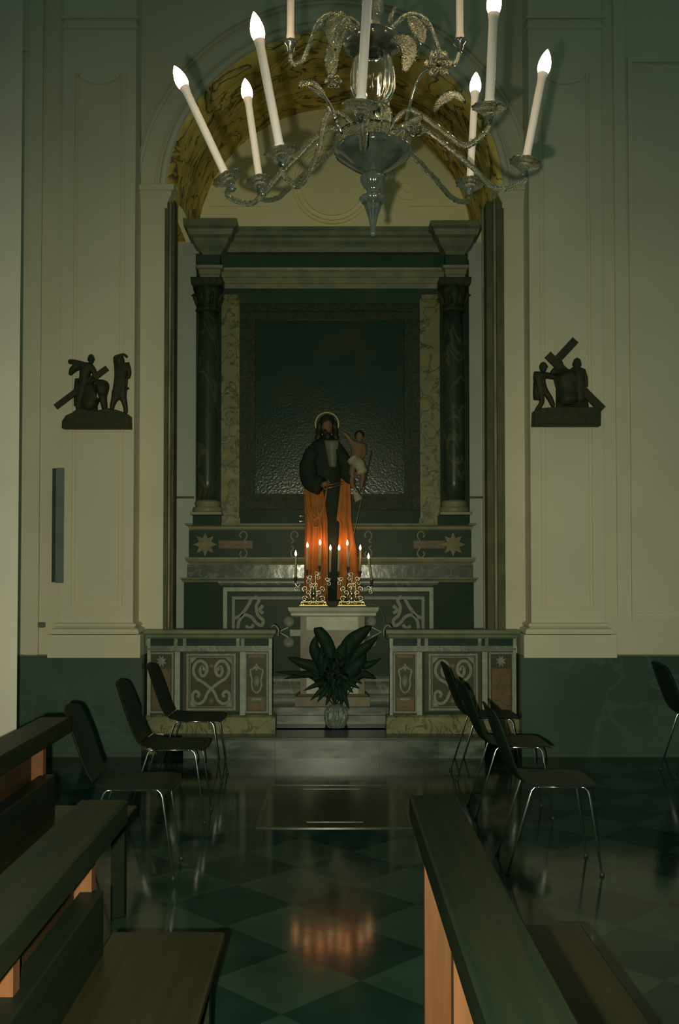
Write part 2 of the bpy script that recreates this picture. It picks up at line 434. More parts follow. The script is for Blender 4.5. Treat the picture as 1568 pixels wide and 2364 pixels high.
# impost capitals on the piers
m = MB()
for x0, x1 in ((318, 380), (1166, 1222)):
    m.levels(GX(x0, YA), GX(x1, YA), YA, YA+.3, [(GZ(484, YA), .0), (GZ(481, YA), .012), (GZ(470, YA), .012), (GZ(462, YA), .03), (GZ(455, YA), .05), (GZ(446, YA), .055), (GZ(445, YA), .075), (GZ(433, YA), .08)])
struct('trim_7', m, M['plaster'])
# jamb architraves (stepped painted mouldings)
for nm, x0, x1, mt in (('trim_8', 377, 386, M['jamb_dark']), ('trim_9', 386, 392, M['jamb']), ('trim_10', 392, 400, M['jamb_dark']),):
    yy = {377: YA-.01, 386: YA+.03, 392: YA+.10}[x0]
    struct(nm, MB().box(GX(x0, yy), GX(x1, yy), yy, YA+.24, .171, zs), mt)
for nm, x0, x1, mt, yy in (('trim_11', 1150, 1167, M['jamb_dark'], YA-.01), ('trim_12', 1143, 1150, M['jamb'], YA+.03),
                           ('trim_13', 1126, 1143, M['jamb_dark'], YA+.10), ('trim_14', 1116, 1126, M['jamb'], YA+.25)):
    struct(nm, MB().box(GX(x0, yy), GX(x1, yy), yy, YA+.27, .171, zs), mt)
# outer walls with sunk panels, dado, pilasters
m = MB()
m.box(-4.2, GX(160, YW), YW, YW+.35, 0, TOP)
struct('wall_left', m, M['plaster'])
m = MB()
m.box(GX(1385, YW), 4.2, YW, YW+.35, 0, TOP)
struct('wall_right', m, M['plaster'])
def frame_mould(mm, px0, px1, py0, py1, Y, wd=.03, pr=.018, bottom=True, top=True):
    x0, x1 = GX(px0, Y), GX(px1, Y); z0, z1 = GZ(py1, Y), GZ(py0, Y)
    mm.box(x0, x0+wd, Y-pr, Y+.02, z0, z1); mm.box(x1-wd, x1, Y-pr, Y+.02, z0, z1)
    if bottom: mm.box(x0+wd, x1-wd, Y-pr, Y+.02, z0, z0+wd)
    if top: mm.box(x0+wd, x1-wd, Y-pr, Y+.02, z1-wd, z1)
m = MB()
frame_mould(m, -120, 90, 110, 1430, YW, .035, .02)
m.box(GX(60, YW), GX(92, YW), YW-.03, YW, GZ(1517, YW), TOP)
frame_mould(m, 1457, 1700, 136, 1432, YW, .035, .02)
m.box(GX(1424, YW), GX(1450, YW), YW-.02, YW, GZ(1420, YW), TOP)
struct('trim_15', m, M['plaster'])
for nm, x0, x1 in (('trim_16', 138, 308), ('trim_17', 1226, 1396)):
    m = MB()
    X0, X1 = GX(x0, YP), GX(x1, YP)
    zb = GZ(1437, YP)
    m.box(X0, X1, YP, YA+.1, zb, TOP)
    # panel fillets with an arched dip near the top
    frame_mould(m, x0+24, x1-24, 168, 1402, YP, .014, .012, top=False)
    frame_mould(m, x0+34, x1-34, 168, 1394, YP, .006, .010, top=False)
    cx_ = (X0+X1)/2; rr = (X1-X0)/2 - .11*1.2
    ring = [(cx_ - rr*cos(pi*k/20), GZ(165, YP) - rr*.6*sin(pi*k/20)) for k in range(21)]
    m.ribbon(ring, .014, YP-.012, YP)
    m.box(X0-.02, X1+.02, YP-.02, YP+.1, GZ(44, YP), GZ(38, YP)); m.box(X0-.01, X1+.01, YP-.01, YP+.1, GZ(66, YP), GZ(60, YP))
    # moulded base and plinth
    px0, px1 = x0-20, x1+20
    m.levels(X0, X1, YP, YA+.1, [(GZ(1437, YP), .0), (GZ(1440, YP), .025), (GZ(1445, YP), .03), (GZ(1448, YP), .015), (GZ(1452, YP), .05), (GZ(1460, YP), .06), (GZ(1463, YP), .055)][::-1])
    m.levels(X0, X1, YP, YA+.1, [(GZ(1517, YP), .075), (GZ(1464, YP), .075)])
    struct(nm, m, M['plaster'])
zd = GZ(1514, YP-.05)
struct('baseboard_left', MB().box(-4.2, GX(331, YP-.03), YP-.07, YA+.1, 0, zd), M['dado'])
struct('baseboard_right', MB().box(GX(1201, YP-.03), 4.2, YP-.07, YA+.1, 0, zd), M['dado'])
# near pillar on the far left
m = MB(); Yq = 5.9; xq = GX(42, Yq)
pl = [(xq-1.4, Yq), (xq, Yq), (xq*(Yq+.45)/Yq-.02, Yq+.45), (xq-1.4, Yq+.45)]
m.add([(x, y, z) for z in (0, TOP) for x, y in pl], [(0, 1, 2, 3), (4, 5, 6, 7), (0, 1, 5, 4), (1, 2, 6, 5), (2, 3, 7, 6), (3, 0, 4, 7)])
struct('wall_pillar', m, M['plaster_pillar'])

# steps: first step, chapel floor, second step
Y1 = 8.13
x0, x1 = GX(425, Y1), GX(1118, Y1)
m = MB(); m.box(x0, x1, Y1, Y1+.4, 0, .145)
s1 = struct('trim_18', m, M['step_marble'])
m = MB()
for px in (520, 634, 875, 1010): m.box(GX(px, Y1, 1730), GX(px, Y1, 1730)+.006, Y1-.002, Y1+.002, .002, .144)
struct('trim_23', m, M['tread'])
m = MB()
m.levels(x0, x1, Y1, YA+.1, [(.145, .0), (.15, .018), (.168, .018), (.17, .012)])
m.box(-1.75, 1.75, YA+.25, YB, .1, .17); m.box(xl, xr, YA, YA+.26, .1, .17)
struct('trim_19', m, M['tread'])
m = MB(); Y2 = 8.84
z2 = GZ(1632, Y2)
m.levels(xl+.1, xr-.14, Y2, YB, [(.17, .0), (GZ(1652, Y2), 0), (GZ(1650, Y2), .015), (z2-.003, .015), (z2, .01)])
struct('trim_20', m, M['step_marble'])

# ================================================================== BALUSTRADES
def scroll_pts(cx, cz, hw, hh, flip):
    raw = [(-.30, .27), (-.42, .20), (-.52, .28), (-.42, .38), (-.25, .34), (-.20, .2), (-.4, .09), (-.68, .12), (-.82, .27), (-.68, .42), (-.4, .5), (-.1, .6),
           (.15, .7), (.3, .85), (.55, .93), (.8, .88), (.85, .75), (.7, .68), (.55, .74), (.62, .8)]
    q = [(cx + flip*u*hw, cz + hh - v*2*hh, 0) for u, v in raw]
    return [(p.x, p.y) for p in catmull(q, 6)]
def balustrade(px0, px1, secs, label, nm='marble_balustrade'):
    Yf = 8.34; Yb = 8.45
    X0, X1 = GX(px0, Yf), GX(px1, Yf)
    t = thing(nm, label, 'balustrade', ((X0+X1)/2, Yf, .17), 'inlaid marble balustrades closing the chapel')
    zt = GZ(1455, Yf)
    MB().levels(X0+.02, X1-.02, Yf, Yb, [(.17, .03), (GZ(1655, Yf), .03), (GZ(1652, Yf), .012), (GZ(1650, Yf), .0)], back=True).build('base', M['olive_marble'], t)
    MB().box(X0+.02, X1-.02, Yf+.012, Yb-.01, GZ(1652, Yf), GZ(1472, Yf)).build('body', M['dark_panel'], t)
    MB().levels(X0+.02, X1-.02, Yf, Yb, [(GZ(1474, Yf), 0), (GZ(1471, Yf), .01), (GZ(1466, Yf), .014), (GZ(1462, Yf), .03), (zt+.003, .032), (zt, .028)], back=True).build('cap', M['cornice'], t)
    fz = MB()
    fz.box(X0+.02, X1-.02, Yf, Yf+.02, GZ(1504, Yf), GZ(1491, Yf)); fz.box(X0+.02, X1-.02, Yf-.006, Yf+.0, GZ(1500, Yf), GZ(1496, Yf))
    for sx0, sx1, kind in secs:
        for e in (sx0-9, sx1+1): fz.box(GX(e, Yf), GX(e+8, Yf), Yf, Yf+.02, GZ(1491, Yf), GZ(1472, Yf))
    fz.build('frieze', M['grey_marble'], t)
    ex = sorted([X0+.02, X1-.045])
    for e in ex: MB().box(e, e+.025, Yf-.003, Yf+.02, GZ(1651, Yf), GZ(1474, Yf)).build('stile', M['light_marble'], t)
    for sx0, sx1, kind in secs:
        if kind == 'wide':
            for e in (sx0-27, sx1+10): MB().box(GX(e, Yf), GX(e+12, Yf), Yf-.004, Yf+.02, GZ(1651, Yf), GZ(1505, Yf)).build('stile', M['light_marble'], t)
    for sx0, sx1, kind in secs:
        A, B = GX(sx0, Yf), GX(sx1, Yf); zb, zc = GZ(1646, Yf), GZ(1506, Yf)
        if kind == 'wide': zb, zc = GZ(1640, Yf), GZ(1509, Yf)
        fr = MB(); wd = .014 if kind != 'wide' else .018
        for q in ((A, A+wd, zb+wd, zc-wd), (B-wd, B, zb+wd, zc-wd), (A, B, zb, zb+wd), (A, B, zc-wd, zc)): fr.box(q[0], q[1], Yf-.002, Yf+.02, q[2], q[3])
        e_ = .030 if kind == 'wide' else .016
        MB().box(A-e_, B+e_, Yf+.0095, Yf+.015, zb-.012, zc+.012).build('brown_border', M['border'], t)
        if kind == 'wide':
            for q in ((A+.026, A+.032, zb+.032, zc-.032), (B-.032, B-.026, zb+.032, zc-.032), (A+.026, B-.026, zb+.026, zb+.032), (A+.026, B-.026, zc-.032, zc-.026)): fr.box(q[0], q[1], Yf+.001, Yf+.018, q[2], q[3])
            for u_ in (-1, 1):
                for v_ in (-1, 1):
                    ca, cb = (A+B)/2+u_*((B-A)/2-.035), (zb+zc)/2+v_*((zc-zb)/2-.035)
                    fr.prism([(ca, cb), (ca-u_*.05, cb), (ca, cb-v_*.05)], Yf+.002, Yf+.016)
        cx_ = (A+B)/2; hw = (B-A)/2 - wd; cz_ = (zb+zc)/2; hh = (zc-zb)/2 - wd
        if kind == 'wide':
            pn = fr.build('scroll_panel', M['inlay'], t)
            sc = MB()
            for f_ in (1, -1): sc.ribbon(scroll_pts(cx_, cz_, hw*.97, hh*.97, f_), .024, Yf+.002+.001*(f_ > 0), Yf+.02)
            subpart(sc, 'scroll', M['inlay'], pn, t)
            for dx, dz in ((0, .62), (-.42, .42), (.42, .42), (0, -.72)):
                subpart(MB().lathe([(.0, 0), (.022, .002), (.022, .012), (0.0, .013)], (cx_+dx*hw*.5, Yf+.018, cz_+dz*hh), 12, axis=(0, -1, 0)), 'boss', M['gold_inlay'], pn, t)
        elif kind == 'urn':
            pn = fr.build('urn_panel', M['inlay'], t)
            u = MB()
            out = [(0, .62), (.35, .50), (.62, .45), (.55, .2), (.45, 0), (.5, -.2), (.35, -.42), (.2, -.5), (0, -.55)]
            for f_ in (1, -1): u.ribbon([(p.x, p.y) for p in catmull([(cx_+f_*q[0]*hw, cz_+q[1]*hh*.8+.02, 0) for q in out], 5)], .013, Yf+.002, Yf+.02)
            u.lathe([(0, 0), (.03, .003), (.03, .012), (0, .014)], (cx_, Yf+.018, cz_+.01), 14, axis=(0, -1, 0), sx=.8, sy=1.6)
            u.box(cx_-hw*.5, cx_+hw*.5, Yf+.004, Yf+.02, cz_-hh*.62, cz_-hh*.55); u.box(cx_-.008, cx_+.008, Yf+.004, Yf+.02, cz_+hh*.42, cz_+hh*.66)
            subpart(u, 'urn', M['inlay'], pn, t)
            subpart(MB().box(cx_-hw*.86, cx_+hw*.86, Yf+.006, Yf+.02, cz_-hh*.97, cz_-hh*.50), 'orange_inset', M['orange_marble'], pn, t)
            subpart(MB().box(cx_-hw*.8, cx_+hw*.8, Yf+.006, Yf+.02, cz_+hh*.86, cz_+hh*.97), 'orange_inset', M['orange_marble'], pn, t)
        else:
            pn = fr.build('side_panel', M['inlay'], t)
            sq = MB(); sq.box(A+wd+.01, B-wd-.01, Yf+.006, Yf+.02, zb+wd+.01, zc-wd-.12)
            subpart(sq, 'orange_inset', M['orange_marble'], pn, t)
            st = MB(); c_ = (cx_, zc-wd-.06)
            pts = []
            for k in range(16):
                r = .055 if k % 2 == 0 else .026; a = 2*pi*k/16+pi/8; pts.append((c_[0]+r*.85*cos(a), c_[1]+r*sin(a)))
            st.prism(pts, Yf+.004, Yf+.02); subpart(st, 'star', M['inlay'], pn, t)
    return t
balustrade(336, 634, [(346, 402, 'side'), (432, 545, 'wide'), (566, 620, 'urn')], 'inlaid marble balustrade section left of the gap, behind the left chairs')
balustrade(894, 1196, [(908, 962, 'urn'), (989, 1102, 'wide'), (1128, 1184, 'side')], 'inlaid marble balustrade section right of the gap, behind the right chairs')

# ================================================================== RETABLE
YR = 9.55
t = thing('altar_retable', 'tall dark marble retable with columns framing a blackened painting', 'altarpiece', (GX(765, YR), YR, .17))
def rb(px0, px1, py0, py1, Y=YR, Yb=YB, mm=None):
    mm = mm or MB(); return mm.box(GX(px0, Y, (py0+py1)/2), GX(px1, Y, (py0+py1)/2), Y, Yb, GZ(py1, Y), GZ(py0, Y))
def rl(px0, px1, prof, Y=YR, Yb=YB, mm=None):
    mm = mm or MB(); py = sum(p[0] for p in prof)/len(prof)
    return mm.levels(GX(px0, Y, py), GX(px1, Y, py), Y, Yb, sorted([(GZ(a, Y), p) for a, p in prof]))
# cornice
m = rl(505, 1030, [(582, 0), (576, .012), (572, .02), (566, .02), (560, .045), (553, .05), (549, .08), (540, .085), (537, .10), (531, .10)], Y=YR-.02)
m.build('cornice', M['cornice'], t)
for x0, x1, y in ((468, 510, 518), (1030, 1072, 523)):
    rl(x0, x1, [(588, 0), (580, .02), (572, .05), (562, .075), (556, .08), (550, .115), (538, .13), (534, .16), (y, .165)], Y=YR-.14).build('cornice_block', M['cornice'], t)
rb(452, 1080, 586, 622).build('frieze', M['frieze_marble'], t)
for x0, x1 in ((460, 508), (1028, 1076)): rb(x0, x1, 588, 615, Y=YR-.12).build('frieze_block', M['frieze_marble'], t)
rl(505, 1030, [(666, 0), (655, .0), (654, .012), (642, .012), (641, .025), (630, .025), (626, .045), (621, .05)]).build('architrave', M['lintel_marble'], t)
for x0, x1 in ((462, 507), (1030, 1074)): rl(x0, x1, [(650, 0), (634, 0), (633, .01), (622, .01), (620, .03), (614, .035)], Y=YR-.12).build('architrave_block', M['lintel_marble'], t)
# back slab between everything
rb(452, 1084, 600, 1440, Y=YR+.06).build('back_slab', M['dark_panel'], t)
# columns with capital and base
for side, xc in ((0, 480), (1, 1048)):
    Yc = YR-.06; c = W(xc, 940, Yc); r = 25.5*Yc/F
    z0 = GZ(1160, Yc); z1 = GZ(722, Yc)
    prof = [(r*1.02, z0), (r*1.05, z0+.2), (r*1.06, z0+.6), (r*1.0, z1-.4), (r*.93, z1)]
    col_ = MB().lathe(prof, (c.x, Yc, 0), 32).build('column', M['green_marble'], t)
    cp = MB()
    cp.lathe([(r*.95, z1), (r*1.1, z1+.01), (r*1.1, z1+.03), (r*.95, z1+.04), (r*1.0, z1+.1), (r*1.15, z1+.17), (r*1.35, z1+.23)], (c.x, Yc, 0), 32, rib=.05, ribn=8)
    for a in range(8):
        an = pi/4*a + pi/8
        b0 = Vector((c.x + r*1.0*cos(an), Yc + r*1.0*sin(an), z1+.06)); d = Vector((cos(an), sin(an), 0))
        cp.tube([b0, b0+Vector((0, 0, .06))+d*.02, b0+Vector((0, 0, .10))+d*.045, b0+Vector((0, 0, .085))+d*.06], [.02, .022, .014, .008], 6)
    cp.levels(c.x-r*1.1, c.x+r*1.1, Yc-r*1.1, Yc+r*1.1, [(z1+.225, .015), (z1+.24, .03), (z1+.285, .035), (GZ(650, Yc), .035)], back=True)
    subpart(cp, 'capital', M['picture_frame'], col_, t)
    bs = MB().lathe([(r*1.32, GZ(1184, Yc)), (r*1.36, GZ(1178, Yc)), (r*1.3, GZ(1172, Yc)), (r*1.1, GZ(1170, Yc)), (r*1.12, GZ(1166, Yc)), (r*1.2, GZ(1164, Yc)), (r*1.15, GZ(1160, Yc)), (r*1.02, GZ(1156, Yc))], (c.x, Yc, 0), 32)
    bs.levels(c.x-r*1.25, c.x+r*1.25, Yc-r*1.25, Yc+r*1.25, [(GZ(1190, Yc), .015), (GZ(1184, Yc), .015)], back=True)
    subpart(bs, 'column_base', M['lintel_marble'], col_, t)
    rl(xc-35, xc+29 if not side else xc+34, [(1212, 0), (1190, 0)], Y=YR-.12).build('column_plinth', M['dark_panel'], t)
# inner olive pilasters
for x0, x1 in ((511, 553), (970, 1016)):
    m = rb(x0, x1, 690, 1210, Y=YR); rb(x0+3, x1-3, 680, 690, Y=YR-.01, mm=m); rb(x0-2, x1+2, 1196, 1210, Y=YR-.01, mm=m)
    m.build('inner_pilaster', M['olive_marble'], t)
rb(511, 1016, 666, 700, Y=YR+.01).build('inner_lintel', M['frieze_marble'], t)
# picture frame and painting
m = MB()
def pf(px0, px1, py0, py1, wd, Y, Yb, mm):
    rb(px0, px0+wd, py0+wd, py1-wd, Y, Yb, mm); rb(px1-wd, px1, py0+wd, py1-wd, Y, Yb, mm); rb(px0, px1, py0, py0+wd, Y, Yb, mm); rb(px0, px1, py1-wd, py1, Y, Yb, mm)
pf(553, 970, 700, 1176, 18, YR+.02, YR+.1, m); pf(571, 952, 718, 1158, 8, YR+.035, YR+.1, m); pf(579, 944, 726, 1150, 10, YR+.01, YR+.1, m)
fr = m.build('picture_frame', M['picture_frame'], t)
pa = rb(585, 940, 730, 1146, Y=YR+.045, Yb=YR+.08).build('painting', M['paint'], t, label='blackened glossy oil painting')
# dim figure and tablet painted on the canvas
rb(640, 860, 1142, 1146, Y=YR+.03, Yb=YR+.05).build('gilt_edge', M['gilt'], t)
# predella under the columns
rl(440, 1086, [(1224, 0), (1221, .015), (1216, .02), (1213, .045), (1209, .05)]).build('upper_ledge', M['lintel_marble'], t)
pr = rb(436, 1088, 1224, 1288, Y=YR-.02).build('inlaid_frieze', M['frieze_marble'], t)
for xc in (474, 1046):
    c = W(xc, 1257, YR-.02); pts = []
    for k in range(16):
        r = (28 if k % 2 == 0 else 15)*YR/F; a = 2*pi*k/16; pts.append((c.x+r*cos(a), c.z+r*sin(a)))
    st = MB().prism(pts, YR-.03, YR-.02); st.ribbon([(c.x+.05*cos(2*pi*k/20), c.z+.05*sin(2*pi*k/20)) for k in range(21)], .012, YR-.034, YR-.028)
    subpart(st, 'star', M['gold_inlay'], pr, t)
for xc, f_ in ((562, 1), (972, -1), (680, -1), (850, 1)):
    for g in (1, -1):
        sc = MB()
        pts = catmull([(GX(xc+f_*u, YR-.02), GZ(1257+g*v, YR-.02), 0) for u, v in ((-4, 16), (-8, 22), (-2, 30), (6, 27), (8, 17), (2, 8), (8, 3))], 6)
        sc.ribbon([(p.x, p.y) for p in pts], .012, YR-.026, YR-.018)
        subpart(sc, 'scroll', M['gold_inlay'], pr, t)
for xc in (545, 990): subpart(rb(xc-40 if xc < 700 else xc-35, xc+38, 1248, 1266, Y=YR-.024, Yb=YR-.015), 'brown_inset', M['orange_marble'], pr, t)
rl(438, 1088, [(1304, 0), (1300, .01), (1296, .03), (1290, .04), (1287, .04)], Y=YR-.04).build('lower_ledge', M['lintel_marble'], t)
rb(432, 1092, 1304, 1336, Y=YR-.06).build('gradine', M['gradine'], t)
for x0, x1 in ((424, 514), (1002, 1094)):
    m = rb(x0, x1, 1344, 1600, Y=YR-.08); m.build('base_panel', M['dark_panel'], t)
rl(430, 1090, [(1346, 0), (1344, .03), (1340, .035), (1336, .05), (1334, .05)], Y=YR-.08).build('base_ledge', M['cornice'], t)

# ================================================================== ALTAR
YT = 9.28
t = thing('altar', 'low marble altar with pale inlaid frame and corner scrolls behind pedestal', 'altar', (GX(758, YT), YT, z2))
YTB = YR-.145
za = GZ(1600, YT)
MB().box(GX(514, YT), GX(1002, YT), YT+.012, YTB, z2, GZ(1352, YT)).build('body', M['frieze_marble'], t)
MB().levels(GX(512, YT), GX(1004, YT), YT, YTB, sorted([(GZ(1354, YT), 0), (GZ(1351, YT), .02), (GZ(1346, YT), .03), (GZ(1342, YT), .03)])).build('tabletop', M['grey_marble'], t)
m = MB()
def af(px0, px1, py0, py1, wd, Y0, mm):
    for q in ((px0, px0+wd, py0+wd, py1-wd), (px1-wd, px1, py0+wd, py1-wd), (px0, px1, py0, py0+wd), (px0, px1, py1-wd, py1)):
        mm.box(GX(q[0], YT), GX(q[1], YT), Y0, YT+.02, GZ(q[3], YT), GZ(q[2], YT))
af(516, 1000, 1356, 1592, 9, YT-.01, m); m.build('outer_frame', M['light_marble'], t)
m = MB(); af(536, 980, 1377, 1575, 7, YT, m)
inner = m.build('inner_frame', M['inlay'], t)
for f_ in (1, -1):
    m = MB()
    def q(u, v): return (GX(758+f_*u, YT), GZ(v, YT), 0)
    for pts in ([(-176, 1378), (-186, 1400), (-204, 1422), (-222, 1428)], [(-170, 1376), (-160, 1386), (-166, 1400), (-162, 1420), (-150, 1432), (-154, 1444), (-166, 1438), (-178, 1424), (-194, 1420), (-206, 1436), (-208, 1462)],
                [(-150, 1398), (-158, 1408), (-150, 1416)], [(-190, 1445), (-180, 1450), (-172, 1442)]):
        m.ribbon([(p.x, p.y) for p in catmull([q(*a) for a in pts], 6)], .03, YT+.001, YT+.015)
    m.box(min(q(-200, 0)[0], q(-60, 0)[0]), max(q(-200, 0)[0], q(-60, 0)[0]), YT+.002, YT+.016, GZ(1384, YT), GZ(1377, YT))
    m.build('corner_scroll', M['inlay'], t)
# cross with lobed ends at the centre
m = MB()
for f_ in (1, -1):
    for dv in (-24, 24): m.lathe([(0, 0), (.047, .002), (.047, .014), (0, .016)], (GX(762+f_*95, YT), YT+.014, GZ(1459+dv, YT)), 20, axis=(0, -1, 0))
    m.ribbon([(GX(762, YT), GZ(1461, YT)), (GX(762+f_*92, YT), GZ(1461, YT))], [.05, .06], YT-.001, YT+.015)
    m.ribbon([(GX(762+f_*96, YT), GZ(1448, YT)), (GX(762+f_*118, YT), GZ(1459, YT)), (GX(762+f_*96, YT), GZ(1471, YT))], .012, YT-.001, YT+.015)
m.build('cross_inlay', M['light_marble'], t)
m = MB()
m.levels(GX(520, YT), GX(1000, YT), YT-.02, YTB, sorted([(z2, .06), (GZ(1610, YT), .06), (GZ(1603, YT), .05), (GZ(1600, YT), .03), (GZ(1590, YT), .02), (GZ(1580, YT), .0), (GZ(1572, YT), .02), (GZ(1566, YT), .02), (GZ(1560, YT), 0)]))
m.build('base_moulding', M['grey_marble'], t)

# ================================================================== PEDESTAL
YQ = 8.90
pz0 = z2; pzt = GZ(1402, YQ)
t = thing('marble_pedestal', 'pale marble pedestal carrying the statue and candelabra in front of altar', 'pedestal', (GX(770, YQ), YQ+.1, pz0))
MB().levels(GX(672, YQ), GX(868, YQ), YQ, YQ+.29, sorted([(GZ(1424, YQ), -.02), (GZ(1421, YQ), .0), (GZ(1416, YQ), .0), (GZ(1410, YQ), .02), (pzt, .025)])).build('top_slab', M['ped'], t)
MB().box(GX(694, YQ), GX(842, YQ), YQ+.03, YQ+.27, pz0+.10, GZ(1423, YQ)).build('body', M['ped'], t)
m = MB()
for x0, x1 in ((694, 708), (827, 842)): m.box(GX(x0, YQ), GX(x1, YQ), YQ+.015, YQ+.05, pz0+.10, GZ(1423, YQ))
m.box(GX(708, YQ), GX(827, YQ), YQ+.02, YQ+.05, GZ(1560, YQ), GZ(1455, YQ))
m.build('brown_border', M['ped_panel'], t)
MB().levels(GX(690, YQ), GX(846, YQ), YQ+.01, YQ+.26, [(pz0, .03), (pz0+.08, .03), (pz0+.09, .01), (pz0+.105, 0)]).build('base', M['ped_panel'], t)

# ================================================================== FIGURE TOOLS
def skin_obj(name, mat_, verts, edges, radii, parent, flat=1.0, sub=2, root=0):
    """verts world, radii per vertex"""
    ox, oy, oz = parent['_o']
    me = bpy.data.meshes.new(name); me.from_pydata([(v[0]-ox, v[1]-oy, v[2]-oz) for v in verts], edges, [])
    me.materials.append(mat_)
    o = bpy.data.objects.new(name, me); COL.objects.link(o); o.parent = parent
    md = o.modifiers.new('skin', 'SKIN'); md.use_smooth_shade = True
    sv = me.skin_vertices[0].data if len(me.skin_vertices) else None
    for i, r in enumerate(radii):
        sv[i].radius = (r, r*flat)
    sv[root].use_root = True
    ss = o.modifiers.new('subsurf', 'SUBSURF'); ss.levels = sub; ss.render_levels = sub
    return o

def head_mesh(mb, c, r, yaw=0.0, tilt=0.0, beard=0):
    """a small carved head: egg skull, brow, nose, eye hollows, mouth, ears"""
    n, k = 28, 22; vs = []
    R = Matrix.Rotation(yaw, 3, 'Z') @ Matrix.Rotation(tilt, 3, 'Y'); c = Vector(c)
    for j in range(k+1):
        th = pi*j/k
        for i in range(n):
            a = 2*pi*i/n
            x = sin(th)*cos(a); y = sin(th)*sin(a); z = cos(th)
            fx, fz = x, z
            s = 1.0 + (-.10*abs(z) if z < 0 else 0)
            px_, py_, pz_ = x*.80*s*(1 - .12*max(0, -z)), y*.95*s, z*1.22
            if y < 0:
                d = 0
                d += .30*math.exp(-((x/.16)**2 + ((z+.02)/.22)**2))            # nose
                d += .07*math.exp(-((x/.5)**2 + ((z-.26)/.10)**2))             # brow
                for e in (-.34, .34): d -= .13*math.exp(-(((x-e)/.17)**2 + ((z-.10)/.12)**2))
                d += .07*math.exp(-((x/.22)**2 + ((z+.40)/.06)**2)); d -= .05*math.exp(-((x/.2)**2 + ((z+.47)/.03)**2))
                d += .08*math.exp(-((x/.25)**2 + ((z+.75)/.15)**2))
                py_ -= d
            vs.append(c + R @ Vector((px_*r, py_*r, pz_*r)))
    fs = [(j*n+i, j*n+(i+1) % n, (j+1)*n+(i+1) % n, (j+1)*n+i) for j in range(k) for i in range(n)]
    mb.add(vs, fs, True)
    for e in (-1, 1): mb.ball(c + R @ Vector((e*.80*r, .05*r, .0)), r*.2, 8, 6, (.5, .8, 1.3))

# ================================================================== STATUE
YS = 9.03
sx0 = W(757, 1400, YS)
t = thing('saint_statue', 'painted statue in dark robe and orange cloak holding a small child', 'statue', (sx0.x, YS+.03, pzt))
k = YS/F
def secs_fn(rows, fold=0, nf=9, ph=0):
    """rows: (py, cx px, half width px, half depth m)"""
    m = MB(); n = 48; vs = []
    for py, cx_, hw, hd in rows:
        c = W(cx_, py, YS); f_ = fold
        for i in range(n):
            a = 2*pi*i/n; q = 1 + f_*sin(nf*a+ph+py*.006) if f_ else 1
            vs.append((c.x + hw*k*cos(a)*q, YS+.05 + hd*sin(a)*q, c.z))
    fs = [(j*n+i, j*n+(i+1) % n, (j+1)*n+(i+1) % n, (j+1)*n+i) for j in range(len(rows)-1) for i in range(n)]
    fs += [tuple(range(n)), tuple(range((len(rows)-1)*n, len(rows)*n))[::-1]]
    m.add(vs, fs, True); return m
MB().levels(GX(712, YS), GX(812, YS), YS-.035, YS+.12, [(pzt, .0), (GZ(1388, YS), 0), (GZ(1384, YS), -.01)], back=True).build('base', M['relief'], t)
secs_fn([(1386, 764, 44, .09), (1330, 764, 42, .085), (1250, 764, 40, .08), (1180, 762, 38, .08), (1130, 757, 37, .08), (1090, 753, 38, .085), (1050, 752, 41, .085), (1030, 752, 40, .075), (1018, 753, 30, .06), (1010, 754, 14, .04), (1000, 755, 9, .03)], .03, 11).build('robe', M['robe'], t)
hd = MB(); c = W(755, 984, YS); head_mesh(hd, (c.x, YS+.01, c.z), 17*k, yaw=.15, tilt=.05)
head = hd.build('head', M['skin'], t)
hr = MB()
n_ = 24
for j in range(9):   # hair cap and long locks
    pass
hr.ball((c.x, YS+.03, c.z+8*k), 20*k, 18, 12, (.95, .95, 1.0))
for e in (-1, 1):
    hr.tube(catmull([(c.x+e*15*k, YS+.02, c.z+8*k), (c.x+e*19*k, YS+.02, c.z-8*k), (c.x+e*19*k, YS+.0, c.z-22*k), (c.x+e*24*k, YS+.0, c.z-32*k)], 5), [7*k]*15 + [3*k], 8)
hr.tube(catmull([(c.x-8*k, YS-.045, c.z-12*k), (c.x, YS-.06, c.z-22*k), (c.x+3*k, YS-.055, c.z-33*k)], 5), [6*k]*6+[8*k]*3+[6*k, 2*k], 8)
subpart(hr, 'hair_and_beard', M['hair'], head, t)
hl = MB(); hl.ribbon([(c.x+27*k*cos(2*pi*i/40), c.z+8*k+27*k*sin(2*pi*i/40)) for i in range(41)], .012, YS+.07, YS+.08)
subpart(hl, 'halo', M['gilt'], head, t)
